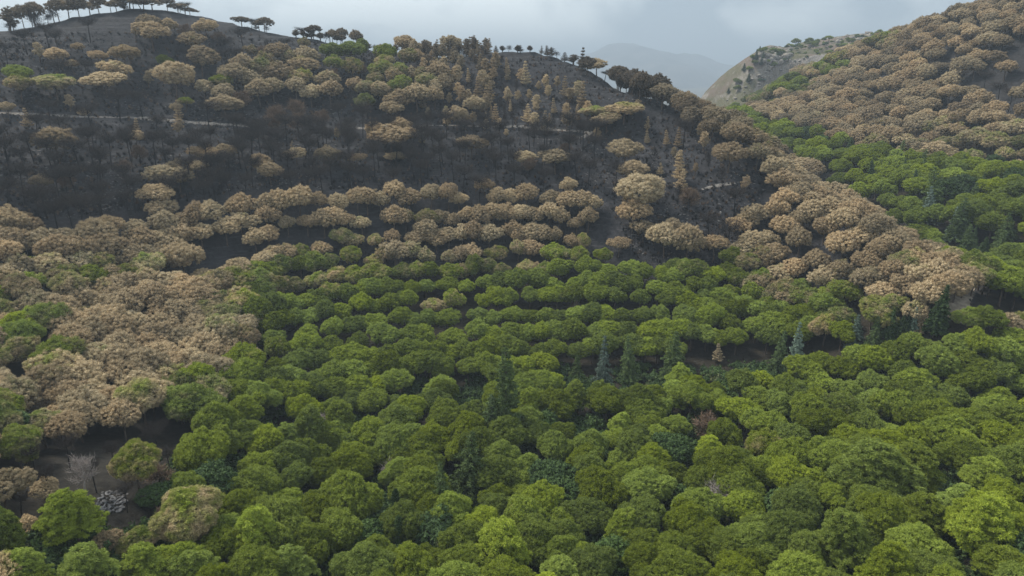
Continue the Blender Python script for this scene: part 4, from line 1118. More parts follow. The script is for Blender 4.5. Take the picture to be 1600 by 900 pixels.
fill(ZF, (600,700), (1000,700), 4.1, 3.9, fore, 3.2, jit=0.3, tmin=20)
def crest(px, py, S):
    k = np.clip((px - 980) / 220, 0, 1)
    return ('scorched', 0.72 + .25 * rs.rand(), float(np.clip(S, .6, 1)), float(np.clip(0.75 - 0.75 * k + rs.rand() * .2, 0, 1)), 0.9)
fill(ZG, (1000,130), (1300,270), 5.0, 4.7, crest, 4.2)
def belt(px, py, S):
    u = rs.rand()
    if py > np.interp(px, [1140, 1190, 1255, 1315, 1385, 1470, 1525], [188, 218, 256, 294, 338, 402, 440]) - 40: return ('pine', 0.74 + .22 * rs.rand(), float(S) * .6, 0.0, .9)
    if px > 1350 and u < 0.16 and py < 400: return ('cedar', .8 + .3 * rs.rand(), 0.0, 0.0, .85)
    if u < 0.22 and py < 400: return ('dark', .7 + .3 * rs.rand(), 0.0, 0.0, .9)
    if u < 0.32: return ('oak', 1.1 + .3 * rs.rand(), 0.0, 0.0, 1.0)
    return ('pine', 0.75 + .25 * rs.rand(), float(np.clip(S + rs.rand() * .2, 0, 1)), 0.0, .9)
fill(ZH, (1300,235), (1500,330), 5.4, 4.8, belt, 4.1, jit=.3)
def hillr(px, py, S):
    if 1470 < px and 60 < py < 165:
        if rs.rand() < 0.35: return None
        if rs.rand() < 0.30: return ('charred', .9, 0.0, 0.0, .9)
    if rs.rand() < 0.08: return None
    S = float(np.clip(S + rs.normal() * 0.10, 0, 1))
    return ('scorched' if S > .5 else 'pine', 0.72 + .34 * rs.rand(), S, float(0.42 * rs.rand() ** 2), 0.85)
fill(ZI, (1350,150), (1500,140), 6.4, 5.0, hillr, 4.3, jit=.28)
def olive(px, py, S):
    if rs.rand() < 0.10: return ('rusty', 1.1, 0.0, 0.0, .9)
    return ('scorched' if S > .62 else 'pine', 0.85 + .25 * rs.rand(), float(np.clip(S + rs.normal() * .08, 0, 1)), float(.25 * rs.rand() ** 2), .85)
fill(ZJ, (450,120), (650,120), 6.8, 5.5, olive, 4.9, jit=.28)
def youngs(px, py, S):
    u = rs.rand()
    if u < .12 and px < 760: return ('scorched', .85, .85, .1, .9)
    if px > 820 and rs.rand() < .1: return None
    if u < .25: return ('spindly', .9, 0, 0, 1.0)
    return ('young', 0.6 + .65 * rs.rand(), float(.7 + .3 * rs.rand()), float(.25 * rs.rand() if py > 105 else .3 + .5 * rs.rand()), 1.0)
fill(ZK, (700,150), (850,150), 5.0, 4.0, youngs, 3.3, H=5, jit=.3)
def lefth(px, py, S):
    if px > 300 and py > 140 and py < 190: return ('rusty', 1.25, 0, 0, .85) if rs.rand() < .75 else ('charred', .95, 0, 0, .9)
    u = rs.rand()
    if py < 50 and rs.rand() < .6: return None
    if u < .17: return ('scorched', .5 + .35 * rs.rand(), float(.62 + .34 * rs.rand()), float(.25 * rs.rand()), .8)
    if u < .36: return ('young', .6 + .4 * rs.rand(), .95, .2, 1.0)
    if u < .80: return ('charred', .8 + .25 * rs.rand(), 0, 0, .85)
    return None
fill(ZL, (100,110), (300,120), 8.2, 7.8, lefth, 6.2, jit=.3)
def upper(px, py, S):
    u = rs.rand()
    if u < .30: return ('scorched', .55 + .3 * rs.rand(), float(.52 + .38 * rs.rand()), float(.35 * rs.rand()), .85)
    if u < .50: return ('young', .6 + .5 * rs.rand(), float(.7 + .3 * rs.rand()), float(.5 * rs.rand()), 1.0)
    if u < .62: return ('charred', .7 + .25 * rs.rand(), 0, 0, .85)
    if u < .70: return ('rusty', .9, 0, 0, .9)
    if u < .76: return ('spindly', .9, 0, 0, 1)
    return None
fill([(285,38),(345,42),(420,58),(540,66),(640,76),(640,112),(400,112),(285,100)], (300,70), (500,90), 6.2, 5.4, upper, 4.6, jit=.3)
fill([(0,50),(130,30),(200,15),(290,26),(285,60),(200,45),(0,90)], (50,60), (250,30), 7.5, 6.5, lambda a, b, S: upper(a, b, S) if rs.rand() < .6 else None, 5.0, jit=.3)
def burnt(px, py, S):
    k = 0.88 if px > 420 else 0.97
    if px > 930: k = 0.30
    elif py > 200 and 560 < px < 930: k = .62
    if rs.rand() > k: return None
    u = rs.rand()
    if u < .05: return ('scorched', .6 + .25 * rs.rand(), .98, .25, .8)
    if u < .08: return ('rusty', .9, 0, 0, .9)
    if px > 930 and u < .5: return ('spindly', 1.0, 0, 0, 1.0)
    if px > 930 and u < .62: return ('young', .5 + .4 * rs.rand(), .95, .2, 1.0)
    return ('charred', .72 + .3 * rs.rand(), 0, 0, 1.05)
fill(ZM, (200,260), (700,250), 5.0, 4.5, burnt, 3.6, jit=.25)
def scat(px, py, S):
    u = rs.rand()
    if u < .25: return None
    if u < .75: return ('young', .5 + .5 * rs.rand(), float(.8 + .2 * rs.rand()), .1, 1.0)
    return ('spindly', .9, 0, 0, 1)
fill(ZN, (600,200), (900,200), 5.5, 5.0, scat, 4.0, H=5, jit=.3)
# rim of tan pines where the burnt ground meets the standing ones, on the upper nose
fill([(1075,190),(1130,205),(1200,250),(1260,300),(1200,285),(1150,255),(1100,225)], (1100,205), (1200,260), 6.0, 5.0,
     lambda a, b, S: ('scorched', .8 + .2 * rs.rand(), float(.75 + .25 * rs.rand()), float(.3 * rs.rand()), .85) if rs.rand() < .7 else ('young', .9, 1, .1, 1), 4.8)
def far_scrub(px, py, S):
    if py > 118 and px > 1180: return None if rs.rand() < .6 else ('oak', .5, 0, 0, .7)
    if px < 1195: return ('dark', .5 + .3 * rs.rand(), 0, .15, .9) if rs.rand() < .6 else ('pine', .6, .2, .2, .7)
    return (('pine', .28 + .4 * rs.rand() ** 2, .15, .15, .8) if rs.rand() < .5 else ('oak', .25 + .35 * rs.rand(), 0, 0, .7)) if rs.rand() < .55 else None
fill([(1135,140),(1160,105),(1185,80),(1240,68),(1300,58),(1390,48),(1400,60),(1330,75),(1240,100),(1180,130),(1140,155)], (1150,130), (1300,80), 5.5, 5, far_scrub, 3, H=4, jit=.4, tmin=500, tmax=1000)
def valley_far(px, py, S): return ('pine', .8 + .5 * rs.rand(), .3 * rs.rand(), .2, .8) if rs.rand() < .5 else None
fill([(900,118),(1130,118),(1130,165),(1060,170),(940,140)], (950,140), (1100,140), 16, 13, valley_far, 9, H=7, jit=.4, tmin=600, tmax=1300)

# ------------------------------------------------------------------ building the trees
from collections import Counter
COL = sc.collection
LANDMARKS = [(1290,105,'the far hill flank'),(600,120,'the olive canopy'),(720,95,'the ridge saddle'),(915,213,'the path end'),(760,165,'the young pine stand'),(150,60,'the bare shoulder'),(860,150,'the knoll foot'),(942,568,'the pale blue-grey cedar'),(1247,536,'the silvery blue cedar'),(1466,486,'the broad dark cypress'),(792,622,'the tall grey-green cedar'),
 (618,808,'the slim cypress spire'),(1128,762,'the bleached dead tree'),(207,712,'the lone clearing pine'),(165,790,'the ash patch'),(330,747,'the dark glossy oak'),
 (1320,832,'the pear-shaped pine'),(1368,728,'the many-lobed pine'),(1538,812,'the pale-trunked pine'),(1105,655,'the brown hollow'),(600,735,'the leafless tree'),
 (1000,292,'the wide flat tan pine'),(975,170,'the cluster of three'),(610,208,'the wide yellow-tan pine'),(462,238,'the lone rounded tan pine'),(85,213,'the russet-tan pine'),
 (250,268,'the isolated pale tan pine'),(868,243,'the twin crowns'),(757,287,'the small isolated tan pine'),(10,370,'the tan clump'),(285,392,'the heaped tan pine'),
 (25,112,'the stacked green-topped pair'),(270,112,'the tall tan heap'),(230,20,'the bare summit'),(560,78,'the deep green skyline pine'),(825,88,'the bare knoll'),
 (932,100,'the rounded brown ridge pine'),(1510,450,'the dirt track'),(1462,300,'the highest valley cedar'),(1250,100,'the far stone wall'),(60,560,'the olive patch'),
 (730,475,'the dark slot in the canopy'),(1600,120,'the smoky gully'),(1063,262,'the slender young pine'),(1385,330,'the tan nose of the hill'),(700,195,'the pale path'),(1430,150,'the middle of the far hillside'),
 (320,235,'the pair of tan pines'),(1155,180,'the head of the valley belt'),(545,765,'the large domed pine'),(800,460,'the first green rows'),(1400,640,'the slanting green rows'),(560,330,'the massed tan rows')]
LM = np.array([(a, b) for a, b, _ in LANDMARKS], float)
ORD = ['first','second','third','fourth','fifth','sixth','seventh','eighth','ninth','tenth','eleventh','twelfth','thirteenth','fourteenth','fifteenth','sixteenth','seventeenth','eighteenth','nineteenth','twentieth','twenty-first','twenty-second','twenty-third','twenty-fourth','twenty-fifth','twenty-sixth','twenty-seventh','twenty-eighth','twenty-ninth','thirtieth']
def short(i): return LANDMARKS[i][2].replace('the ', '', 1)
def describe(t):
    k = t['kind']; s = t['scorch']
    if k in ('pine', 'pine_near', 'flat'):
        return ('olive half-scorched umbrella pine' if s > .4 else 'green umbrella pine with browned tufts' if s > .2 else 'green umbrella pine') if t['char'] < .4 else 'blackened umbrella pine'
    if k in ('scorched', 'scorched_near'):
        return 'dusky brown scorched pine' if t['char'] > .3 else 'tan and olive scorched pine' if s < .8 else 'tan scorched pine'
    return {'aleppo': 'bushy light green pine', 'cedar': 'grey-green cedar', 'blue': 'pale blue cedar', 'dark': 'dark pointed conifer', 'cypress': 'narrow cypress',
            'oak': 'dark round oak', 'young': 'tan young conical pine', 'charred': 'black bare pine', 'spindly': 'black bare sapling', 'dead': 'bleached dead tree', 'rusty': 'brown bare-twigged tree'}[k]
GROUP = {'flat': 'flat-topped umbrella pines on the skyline', 'pine': 'green umbrella pines of the forest', 'pine_near': 'green umbrella pines of the forest', 'scorched': 'scorched umbrella pines', 'scorched_near': 'scorched umbrella pines',
         'aleppo': 'bushy light green pines', 'cedar': 'cedars', 'blue': 'pale blue cedars', 'dark': 'dark pointed conifers', 'cypress': 'cypresses', 'oak': 'holm oaks in the forest',
         'young': 'scorched young conical pines', 'charred': 'bare burnt pines', 'spindly': 'bare burnt saplings', 'dead': 'bleached dead trees', 'rusty': 'brown bare-twigged trees'}
# how large each tree shows, and the 300 largest of a kind
for t in trees:
    t['w'] = NOMW[t['kind']] * t['s'] * F / t['f']
    t['inframe'] = -t['w'] < t['px'] < 1600 + t['w'] and -t['w'] < t['py'] < 900 + t['w']
fam = {'pine': 'P', 'pine_near': 'P', 'scorched': 'S', 'scorched_near': 'S', 'charred': 'C'}
byfam = {}
for t in trees: byfam.setdefault(fam.get(t['kind'], t['kind']), []).append(t)
solo, massed = [], []
for k, ts in byfam.items():
    ts.sort(key=lambda t: (t['label'] is None, not t['inframe'], -t['w']))
    for i, t in enumerate(ts): (solo if i < 300 and t['inframe'] else massed).append(t)
solo.sort(key=lambda t: (t['label'] is None, t['f']))
# labels: counted outwards from one landmark towards another
cnt = Counter()
buckets = {}
for t in solo:
    if t['label']: continue
    d = LM - (t['px'], t['py'])
    dist = np.hypot(d[:, 0], d[:, 1] * 1.4)
    a = int(np.argmin(dist))
    v = np.array([t['px'], t['py']]) - LM[a]
    w = LM - LM[a]
    wn = np.hypot(w[:, 0], w[:, 1]); wn[a] = 1
    cosv = (w @ v) / wn / max(1e-6, np.hypot(*v)) - wn / 4000
    cosv[a] = -9
    b = int(np.argmax(cosv))
    buckets.setdefault((describe(t), a, b), []).append((float(np.hypot(*v)), t))
for (desc, a, b), ls in buckets.items():
    ls.sort(key=lambda q: q[0])
    for i, (_, t) in enumerate(ls):
        o_ = '' if len(ls) == 1 else (ORD[i] + ' ' if i < 30 else 'outer ')
        t['label'] = f"{o_}{desc} from {short(a)} towards {short(b)}"
        if len(t['label'].split()) > 16: t['label'] = f"{o_}{desc.replace('half-scorched ', '').replace('green umbrella pine with browned tufts', 'browned green pine').replace('young conical', 'young')} from {short(a)} to {short(b)}"
        if len(t['label'].split()) > 16: t['label'] = t['label'].replace('umbrella ', '').replace('isolated ', '').replace('wide ', '').replace('blue-grey ', '').replace('middle of the ', '').replace('head of the ', '')
def build(t):
    crown, trunk, wid, H, ch_ = LIB[t['kind']][t['v']]
    nm, cat = KIND[t['kind']]
    e = bpy.data.objects.new(nm, None); COL.objects.link(e)
    e.empty_display_size = 0.5
    e.location = (t['x'], t['y'], t['z'])
    rz = rs.rand() * 6.28
    e.rotation_euler = (rs.normal() * .045, rs.normal() * .045, rz)
    w1 = 1 + float(np.clip(rs.normal() * .10, -.2, .2))
    e.scale = (t['s'] * w1, t['s'] / w1, t['s'] * t['sz'])
    e['label'] = t['label']; e['category'] = cat; e['group'] = GROUP[t['kind']]
    for n_, me in (('crown', crown), ('trunk', trunk)):
        o = bpy.data.objects.new(n_, me); COL.objects.link(o); o.parent = e
        if n_ == 'crown':
            o['scorch'] = t['scorch']; o['char'] = t['char']
        elif me.name in LIMBS:
            b = bpy.data.objects.new('limbs', LIMBS[me.name]); COL.objects.link(b); b.parent = o
for t in solo: build(t)

# the trees past the 300 largest of their kind: one mass for each kind, whole trees set out as instances
def joined(kind, v):
    crown, trunk = LIB[kind][v][:2]
    me = crown.copy(); me.name = kind + '_whole'
    bm = bmesh.new(); bm.from_mesh(crown); n0 = len(bm.faces); bm.from_mesh(trunk)
    if trunk.name in LIMBS: bm.from_mesh(LIMBS[trunk.name])
    bm.faces.ensure_lookup_table()
    for f_ in bm.faces[n0:]: f_.material_index = 1
    bm.to_mesh(me); bm.free()
    me.materials.append(trunk.materials[0])
    return bpy.data.objects.new(kind + '_whole', me)
def mass(name, label, ts, kinds):
    kinds = [k for k in kinds]
    lib = [(k, v) for k in kinds for v in range(len(LIB[k]))]
    obs = {kv: joined(*kv) for kv in lib}
    ng = bpy.data.node_groups.new(name, 'GeometryNodeTree')
    ng.interface.new_socket('Geometry', in_out='INPUT', socket_type='NodeSocketGeometry')
    ng.interface.new_socket('Geometry', in_out='OUTPUT', socket_type='NodeSocketGeometry')
    gi = ng.nodes.new('NodeGroupInput'); go = ng.nodes.new('NodeGroupOutput')
    jn = ng.nodes.new('GeometryNodeJoinGeometry')
    def named(nm, typ):
        n = ng.nodes.new('GeometryNodeInputNamedAttribute'); n.data_type = typ; n.inputs[0].default_value = nm
        return n.outputs[0]
    vi = named('variant', 'INT'); rot = named('turn', 'FLOAT_VECTOR'); scl = named('size', 'FLOAT_VECTOR')
    for i, kv in enumerate(lib):
        oi = ng.nodes.new('GeometryNodeObjectInfo'); oi.inputs[0].default_value = obs[kv]
        oi.transform_space = 'ORIGINAL'
        cmp_ = ng.nodes.new('FunctionNodeCompare'); cmp_.data_type = 'INT'; cmp_.operation = 'EQUAL'
        ng.links.new(vi, cmp_.inputs[2]); cmp_.inputs[3].default_value = i
        ins = ng.nodes.new('GeometryNodeInstanceOnPoints')
        ng.links.new(gi.outputs[0], ins.inputs['Points']); ng.links.new(cmp_.outputs[0], ins.inputs['Selection'])
        ng.links.new(oi.outputs['Geometry'], ins.inputs['Instance'])
        ng.links.new(rot, ins.inputs['Rotation']); ng.links.new(scl, ins.inputs['Scale'])
        ng.links.new(ins.outputs[0], jn.inputs[0])
    ng.links.new(jn.outputs[0], go.inputs[0])
    me = bpy.data.meshes.new(name)
    me.from_pydata([(t['x'], t['y'], t['z']) for t in ts], [], [])
    def at(nm, typ, vals, key):
        a = me.attributes.new(nm, typ, 'POINT'); a.data.foreach_set(key, np.array(vals, np.float32 if typ != 'INT' else np.int32).ravel())
    at('variant', 'INT', [lib.index((t['kind'], t['v'])) for t in ts], 'value')
    at('turn', 'FLOAT_VECTOR', [(0, 0, rs.rand() * 6.28) for t in ts], 'vector')
    at('size', 'FLOAT_VECTOR', [(t['s'] * (1 + .12 * rs.normal()), t['s'] * (1 + .12 * rs.normal()), t['s'] * t['sz']) for t in ts], 'vector')
    at('scorch', 'FLOAT', [t['scorch'] for t in ts], 'value')
    at('char', 'FLOAT', [t['char'] for t in ts], 'value')
    o = bpy.data.objects.new(name, me); COL.objects.link(o)
    md = o.modifiers.new('set_out', 'NODES'); md.node_group = ng
    o['kind'] = 'stuff'; o['label'] = label
MASSN = [('green_pine_forest', 'smaller green umbrella pines filling the rest of the canopy', ('pine', 'pine_near')),
 ('scorched_pine_forest', 'tan scorched pines massed on the far slopes', ('scorched', 'scorched_near')),
 ('burnt_pine_forest', 'bare black pines thinning out over the burnt slope', ('charred',)),
 ('young_pine_growth', 'small scorched young pines scattered below the ridge', ('young', 'spindly')),
 ('mixed_woodland', 'scattered conifers, oaks and dead trees past the picture edge', ('flat', 'aleppo', 'cedar', 'blue', 'dark', 'cypress', 'oak', 'dead', 'rusty'))]
for nm, lb, kinds in MASSN:
    ts = [t for t in massed if t['kind'] in kinds]
    if ts: mass(nm, lb, ts, kinds)
print('TREES', len(trees), 'solo', len(solo), 'massed', len(massed), {k: len(v) for k, v in byfam.items()}, 'missed', MISSED, 'buckets>1', sum(len(v) > 30 for v in buckets.values()))

# ------------------------------------------------------------------ path, track, far road and wall
def plain_mat(name, a, b, scale=1.0, rough=0.95, bump=0.5):
    m, t, o = new_mat(name)
    geo = N(t, 'ShaderNodeNewGeometry')
    nz = noise(t, geo.outputs['Position'], scale, 4, 0.6)
    finish(t, o, mixc(t, smooth(t, nz, 0.35, 0.65), a, b), rough, 0.1, 0, (nz, bump, 0.1))
    return m
M_path = plain_mat('pale_dirt', (0.09, 0.083, 0.077), (0.22, 0.205, 0.19), 1.4)
M_track = plain_mat('track_dirt', (0.16, 0.138, 0.11), (0.28, 0.245, 0.20), 0.9)
M_stone = plain_mat('stone_blocks', (0.13, 0.118, 0.102), (0.24, 0.22, 0.195), 1.2)
def ribbon(name, pix, width, mat, lift=0.10, tmin=30, rough_edge=0.25):
    px = np.interp(np.linspace(0, 1, 160), np.linspace(0, 1, len(pix)), [p[0] for p in pix])
    py = np.interp(np.linspace(0, 1, 160), np.linspace(0, 1, len(pix)), [p[1] for p in pix])
    X, Y, T, ok = hit(px, py, 0, tmin)
    X, Y = X[ok], Y[ok]
    k = np.ones(11) / 11
    Xs = np.convolve(np.pad(X, 5, 'edge'), k, 'valid'); Ys = np.convolve(np.pad(Y, 5, 'edge'), k, 'valid')
    dx, dy = np.gradient(Xs), np.gradient(Ys); l = np.hypot(dx, dy) + 1e-6
    nx_, ny_ = -dy / l, dx / l
    m = 6; V = []
    for j in range(m + 1):
        o_ = (j / m - 0.5) * width * (1 + (rough_edge * rs.normal(size=len(Xs)) if j in (0, m) else 0))
        x = Xs + nx_ * o_; y = Ys + ny_ * o_
        V.append(np.stack([x, y, ground(x, y) + lift], 1))
    V = np.stack(V, 1).reshape(-1, 3)
    F_ = []
    for i in range(len(Xs) - 1):
        for j in range(m):
            a = i * (m + 1) + j
            F_ += [(a, a + 1, a + m + 2), (a, a + m + 2, a + m + 1)]
    g = Geo(); g.add(V, F_)
    o = bpy.data.objects.new(name, g.mesh(name, mat, True)); COL.objects.link(o); o['kind'] = 'structure'
    return o, Xs, Ys
ribbon('path', [(-30,176),(60,179),(130,183),(200,184),(262,188),(330,194),(400,197)], 1.3, M_path)
ribbon('path', [(540,200),(570,200),(690,196),(800,198),(850,201),(890,205),(926,206),(915,213),(900,216)], 1.2, M_path)
ribbon('path', [(1096,296),(1120,291),(1150,286)], 0.9, M_path)
ribbon('track', [(1516,425),(1512,440),(1505,455),(1497,475),(1488,500)], 4.2, M_track, 0.14, rough_edge=0.1)
ribbon('road', [(1232,108),(1250,101),(1275,93),(1300,85),(1330,77),(1350,74)], 5.0, M_path, 0.5, 480, 0.05)

def stone_wall():
    """low parapet of pale blocks at the bend of the far road"""
    e = bpy.data.objects.new('stone_wall', None); COL.objects.link(e)
    e['label'] = 'pale stone retaining wall at the bend of the far hill road'; e['category'] = 'wall'
    X, Y, T, ok = hit(np.linspace(1232, 1250, 12), np.linspace(108, 103, 12), 0, 480)
    e.location = (float(X[0]), float(Y[0]), float(ground(X[0], Y[0])))
    g = Geo()
    cube = np.array([(a, b, c) for a in (-.5, .5) for b in (-.5, .5) for c in (0, 1)], float)
    cf = [(0,1,3),(0,3,2),(4,6,7),(4,7,5),(0,4,5),(0,5,1),(2,3,7),(2,7,6),(1,5,7),(1,7,3),(0,2,6),(0,6,4)]
    g.add(cube * np.array([0.96, 0.7, 0.94]) + (rs.rand(8, 3) - .5) * 0.08, cf)
    me = g.mesh('wall_block', M_stone)
    n = 0
    for a in range(len(X) - 1):
        L_ = math.hypot(X[a + 1] - X[a], Y[a + 1] - Y[a]); ang = math.atan2(Y[a + 1] - Y[a], X[a + 1] - X[a])
        for c in range(3):
            o = bpy.data.objects.new('stone_block', me); COL.objects.link(o); o.parent = e
            mx_, my_ = (X[a] + X[a + 1]) / 2, (Y[a] + Y[a + 1]) / 2
            o.location = (mx_ - e.location.x, my_ - e.location.y, float(ground(mx_, my_)) - e.location.z + c * 0.95 - .3)
            o.rotation_euler = (0, 0, ang); o.scale = (L_ * 0.98, 1.1, 1.0)
stone_wall()

# ------------------------------------------------------------------ rocks, shrubs, ash
def rock_mesh(seed, mat):
    g = Geo()
    v = ICO_V * (1 + rs.normal(size=(12, 1)) * 0.22) * np.array([1, 0.8, 0.55])
    g.add(v, ICO_F)
    return g.mesh('rock', mat)
M_ash = plain_mat('ashy_rock', (0.04, 0.04, 0.042), (0.14, 0.14, 0.145), 2.0)
M_blackrock = plain_mat('sooty_rock', (0.05, 0.05, 0.052), (0.17, 0.165, 0.16), 2.0)
def scatter(name, label, meshes, pts_):
    """one mass of small pieces standing on the ground: pts = x, y, size, squash"""
    lib = [bpy.data.objects.new(name + '_piece', m) for m in meshes]
    ng = bpy.data.node_groups.new(name, 'GeometryNodeTree')
    ng.interface.new_socket('Geometry', in_out='INPUT', socket_type='NodeSocketGeometry')
    ng.interface.new_socket('Geometry', in_out='OUTPUT', socket_type='NodeSocketGeometry')
    gi = ng.nodes.new('NodeGroupInput'); go = ng.nodes.new('NodeGroupOutput'); jn = ng.nodes.new('GeometryNodeJoinGeometry')
    def named(nm, typ):
        n = ng.nodes.new('GeometryNodeInputNamedAttribute'); n.data_type = typ; n.inputs[0].default_value = nm
        return n.outputs[0]
    vi = named('variant', 'INT'); rot = named('turn', 'FLOAT_VECTOR'); scl = named('size', 'FLOAT_VECTOR')
    for i, ob in enumerate(lib):
        oi = ng.nodes.new('GeometryNodeObjectInfo'); oi.inputs[0].default_value = ob
        c = ng.nodes.new('FunctionNodeCompare'); c.data_type = 'INT'; c.operation = 'EQUAL'
        ng.links.new(vi, c.inputs[2]); c.inputs[3].default_value = i
        ins = ng.nodes.new('GeometryNodeInstanceOnPoints')
        ng.links.new(gi.outputs[0], ins.inputs['Points']); ng.links.new(c.outputs[0], ins.inputs['Selection'])
        ng.links.new(oi.outputs['Geometry'], ins.inputs['Instance']); ng.links.new(rot, ins.inputs['Rotation']); ng.links.new(scl, ins.inputs['Scale'])
        ng.links.new(ins.outputs[0], jn.inputs[0])
    ng.links.new(jn.outputs[0], go.inputs[0])
    x, y, s, q = [np.array(v) for v in zip(*pts_)]
    z = ground(x, y)
    me = bpy.data.meshes.new(name); me.from_pydata(np.stack([x, y, z], 1).tolist(), [], [])
    n = len(x)
    for nm, typ, vals, key in (('variant', 'INT', rs.randint(len(lib), size=n).astype(np.int32), 'value'),
                               ('turn', 'FLOAT_VECTOR', np.stack([rs.normal(size=n) * .15, rs.normal(size=n) * .15, rs.rand(n) * 6.28], 1), 'vector'),
                               ('size', 'FLOAT_VECTOR', np.stack([s, s, s * q], 1), 'vector'), ('scorch', 'FLOAT', rs.rand(n) * 0.3, 'value')):
        a = me.attributes.new(nm, typ, 'POINT'); a.data.foreach_set(key, np.asarray(vals, np.int32 if typ == 'INT' else np.float32).ravel())
    o = bpy.data.objects.new(name, me); COL.objects.link(o)
    md = o.modifiers.new('set_out', 'NODES'); md.node_group = ng
    o['kind'] = 'stuff'; o['label'] = label
def in_poly_points(poly, n, tmin=30, tmax=600, dh=0.0):
    P_ = np.array(poly, float)
    px = rs.uniform(P_[:, 0].min(), P_[:, 0].max(), n * 2); py = rs.uniform(P_[:, 1].min(), P_[:, 1].max(), n * 2)
    k = poly_in(px, py, poly); px, py = px[k], py[k]
    X, Y, T, ok = hit(px, py, dh, tmin); ok &= T < tmax
    return X[ok], Y[ok], px[ok], py[ok]
BURNPOLY = [(-60,60),(330,45),(560,80),(760,95),(830,88),(960,110),(1150,200),(1200,290),(1140,420),(1000,415),(940,300),(680,305),(420,292),(240,325),(60,345),(-60,400)]
x, y, px, py = in_poly_points(BURNPOLY, 9000)
k = vnoise(x, y, 14, 77) + 0.6 * rs.rand(len(x)) > 0.25
x, y = x[k], y[k]
scatter('stones', 'loose sooty and pale stones strewn over the burnt slope', [rock_mesh(i, M_blackrock) for i in range(4)],
        [(a, b, 0.16 + 0.45 * rs.rand() ** 3, 0.8) for a, b in zip(x, y)])
# burnt scrub: low thorny black stubs
def stub():
    g = Geo()
    k = 60
    a = rs.rand(k) * 6.28; q = rs.rand(k) * 0.5
    p0 = np.stack([np.cos(a) * q * .4, np.sin(a) * q * .4, np.zeros(k)], 1)
    p1 = np.stack([np.cos(a) * (q + .35 * rs.rand(k)), np.sin(a) * (q + .35 * rs.rand(k)), 0.4 + 1.0 * rs.rand(k)], 1)
    sd = unit(np.cross(p1 - p0, rdir(k))) * 0.03
    g.add(np.stack([p0 - sd, p0 + sd, p1], 1).reshape(-1, 3), np.arange(k * 3).reshape(-1, 3))
    return g
x, y, px, py = in_poly_points(BURNPOLY, 9000)
scatter('burnt_scrub', 'black stubs of burnt scrub covering the slope', [stub().mesh('scrub', M_char if i < 2 else M_brown_twig if i == 3 else M_twig) for i in range(4)],
        [(a, b, 0.4 + 0.9 * rs.rand() ** 2, .9) for a, b in zip(x, y)])
# shrubs in the shade of the near forest
def shrub():
    n = 46
    P = rs.normal(size=(n, 3)) * np.array([.8, .8, .3]) + np.array([0, 0, .6]); P[:, 2] = np.abs(P[:, 2])
    g = Geo(); puffs(g, P, unit(P + np.array([0, 0, .5])), np.full(n, 0.38), 16, 0.2, core=0.6)
    return g.mesh('shrub', M_oak)
x, y, px, py = in_poly_points([(250,600),(1600,560),(1800,600),(1800,1050),(-100,1050),(-100,860),(250,840)], 1500)
k = ~np.array([poly_in(a, b, CLEAR) for a, b in zip(px, py)])
scatter('undergrowth', 'dark shrubs in the shade under the green canopy', [shrub() for i in range(3)],
        [(a, b, 0.7 + 0.9 * rs.rand(), 1.1) for a, b in zip(x[k], y[k])])
# rocks of the ash patch in the clearing: pieces one can tell apart
x, y, px, py = in_poly_points([(148,790),(160,768),(196,765),(200,780),(182,800),(150,806)], 90)
rocks = [rock_mesh(i, M_ash) for i in range(3)]
e = bpy.data.objects.new('ash_patch', None); COL.objects.link(e)
e.location = (float(x[0]), float(y[0]), float(ground(x[0], y[0])))
e['label'] = 'patch of pale ash-covered rocks on the burnt clearing'; e['category'] = 'rocks'
for i in range(len(x)):
    o = bpy.data.objects.new('rock', rocks[i % 3]); COL.objects.link(o); o.parent = e
    o.location = (x[i] - e.location.x, y[i] - e.location.y, float(ground(x[i], y[i])) - e.location.z)
    s_ = 0.15 + 0.4 * rs.rand() ** 2; o.scale = (s_ * 1.4, s_ * .8, s_ * .3); o.rotation_euler = (0, 0, rs.rand() * 6.28)
# crags on the far hill
x, y, px, py = in_poly_points([(1185,95),(1190,78),(1215,66),(1240,72),(1235,90),(1200,108)], 70, 480, 1000)
x2, y2, _, _ = in_poly_points([(1300,66),(1340,48),(1375,46),(1395,55),(1340,66)], 50, 480, 1000)
x3, y3, _, _ = in_poly_points([(1130,160),(1190,100),(1300,75),(1400,55),(1300,110),(1200,140)], 160, 480, 1000)
scatter('crags', 'pale limestone outcrops on the far rocky hill', [rock_mesh(i, M_stone) for i in range(4)],
        [(a, b, 1.6 + 2.6 * rs.rand(), 1.3) for a, b in zip(np.r_[x, x2], np.r_[y, y2])] + [(a, b, .7 + 1.5 * rs.rand(), .9) for a, b in zip(x3, y3)])

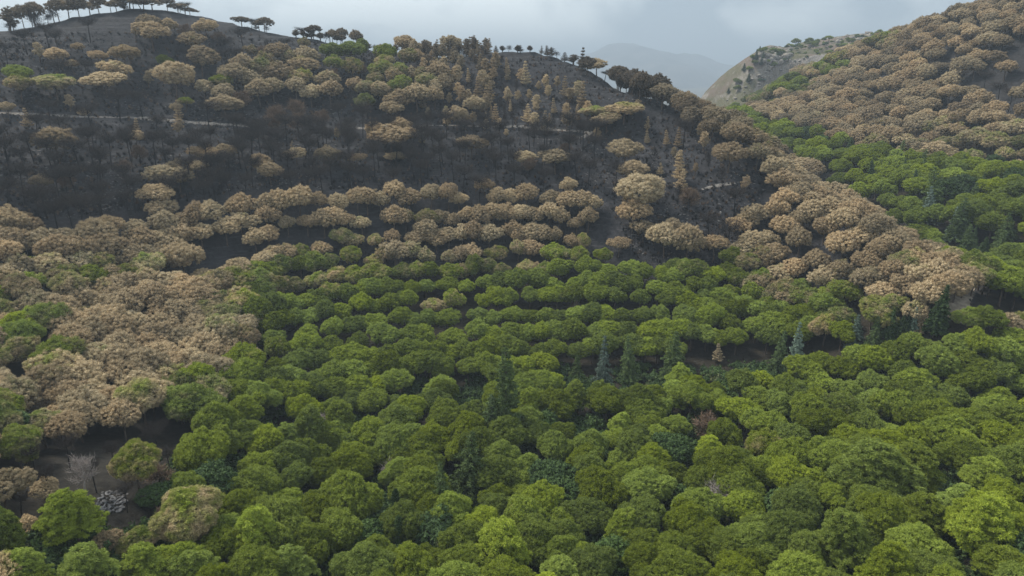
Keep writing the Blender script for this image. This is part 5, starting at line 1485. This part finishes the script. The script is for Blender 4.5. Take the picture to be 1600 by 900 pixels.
# ------------------------------------------------------------------ the far mountain
def mountain():
    xs = np.linspace(-3200, 2800, 190); ys = np.linspace(4200, 8400, 110)
    X, Y = np.meshgrid(xs, ys)
    # summit lies behind the gap between the hills
    def pk(cx, cy, h, rx, ry, p=1.1):
        return h * np.maximum(0, 1 - (((np.abs(X - cx) / rx) ** p + (np.abs(Y - cy) / ry) ** p)))
    Z = np.maximum(pk(1050, 6300, 345, 1500, 1900, 1.05), pk(-500, 6600, 250, 2400, 1700))
    Z += np.clip(Z / 60, 0, 1) * (45 * vnoise(X, Y, 420, 21) + 22 * vnoise(X, Y, 170, 22) + 9 * vnoise(X, Y, 60, 23))
    Z = Z + BASE - 8
    idx = np.arange(X.size).reshape(X.shape)
    f = np.concatenate([np.stack([idx[:-1, :-1], idx[:-1, 1:], idx[1:, 1:]], -1).reshape(-1, 3), np.stack([idx[:-1, :-1], idx[1:, 1:], idx[1:, :-1]], -1).reshape(-1, 3)])
    g = Geo(); g.add(np.stack([X, Y, Z], -1).reshape(-1, 3), f)
    o = bpy.data.objects.new('mountain', g.mesh('mountain', plain_mat('mountain_slope', (0.03, 0.032, 0.03), (0.085, 0.08, 0.075), 0.006), True))
    COL.objects.link(o); o['kind'] = 'structure'
mountain()

# ------------------------------------------------------------------ haze
def haze():
    g = Geo()
    x0, x1, y0, y1, z0, z1 = -14600, 14600, -3300, 16600, float(GZ.min()) - 1.5, 390.0
    v = [(a, b, c) for a in (x0, x1) for b in (y0, y1) for c in (z0, z1)]
    g.add(v, [(0,1,3),(0,3,2),(4,6,7),(4,7,5),(0,4,5),(0,5,1),(2,3,7),(2,7,6),(1,5,7),(1,7,3),(0,2,6),(0,6,4)])
    m, t, o_ = new_mat('hazy_air')
    pv = N(t, 'ShaderNodeVolumePrincipled')
    pv.inputs['Color'].default_value = (0.46, 0.56, 0.67, 1)
    pv.inputs['Density'].default_value = 0.00034
    pv.inputs['Anisotropy'].default_value = 0.1
    L(t, pv.outputs[0], o_.inputs['Volume'])
    me = g.mesh('haze', m)
    o = bpy.data.objects.new('haze', me); COL.objects.link(o); o['kind'] = 'stuff'; o['label'] = 'thin blue-grey haze over the whole valley'
haze()
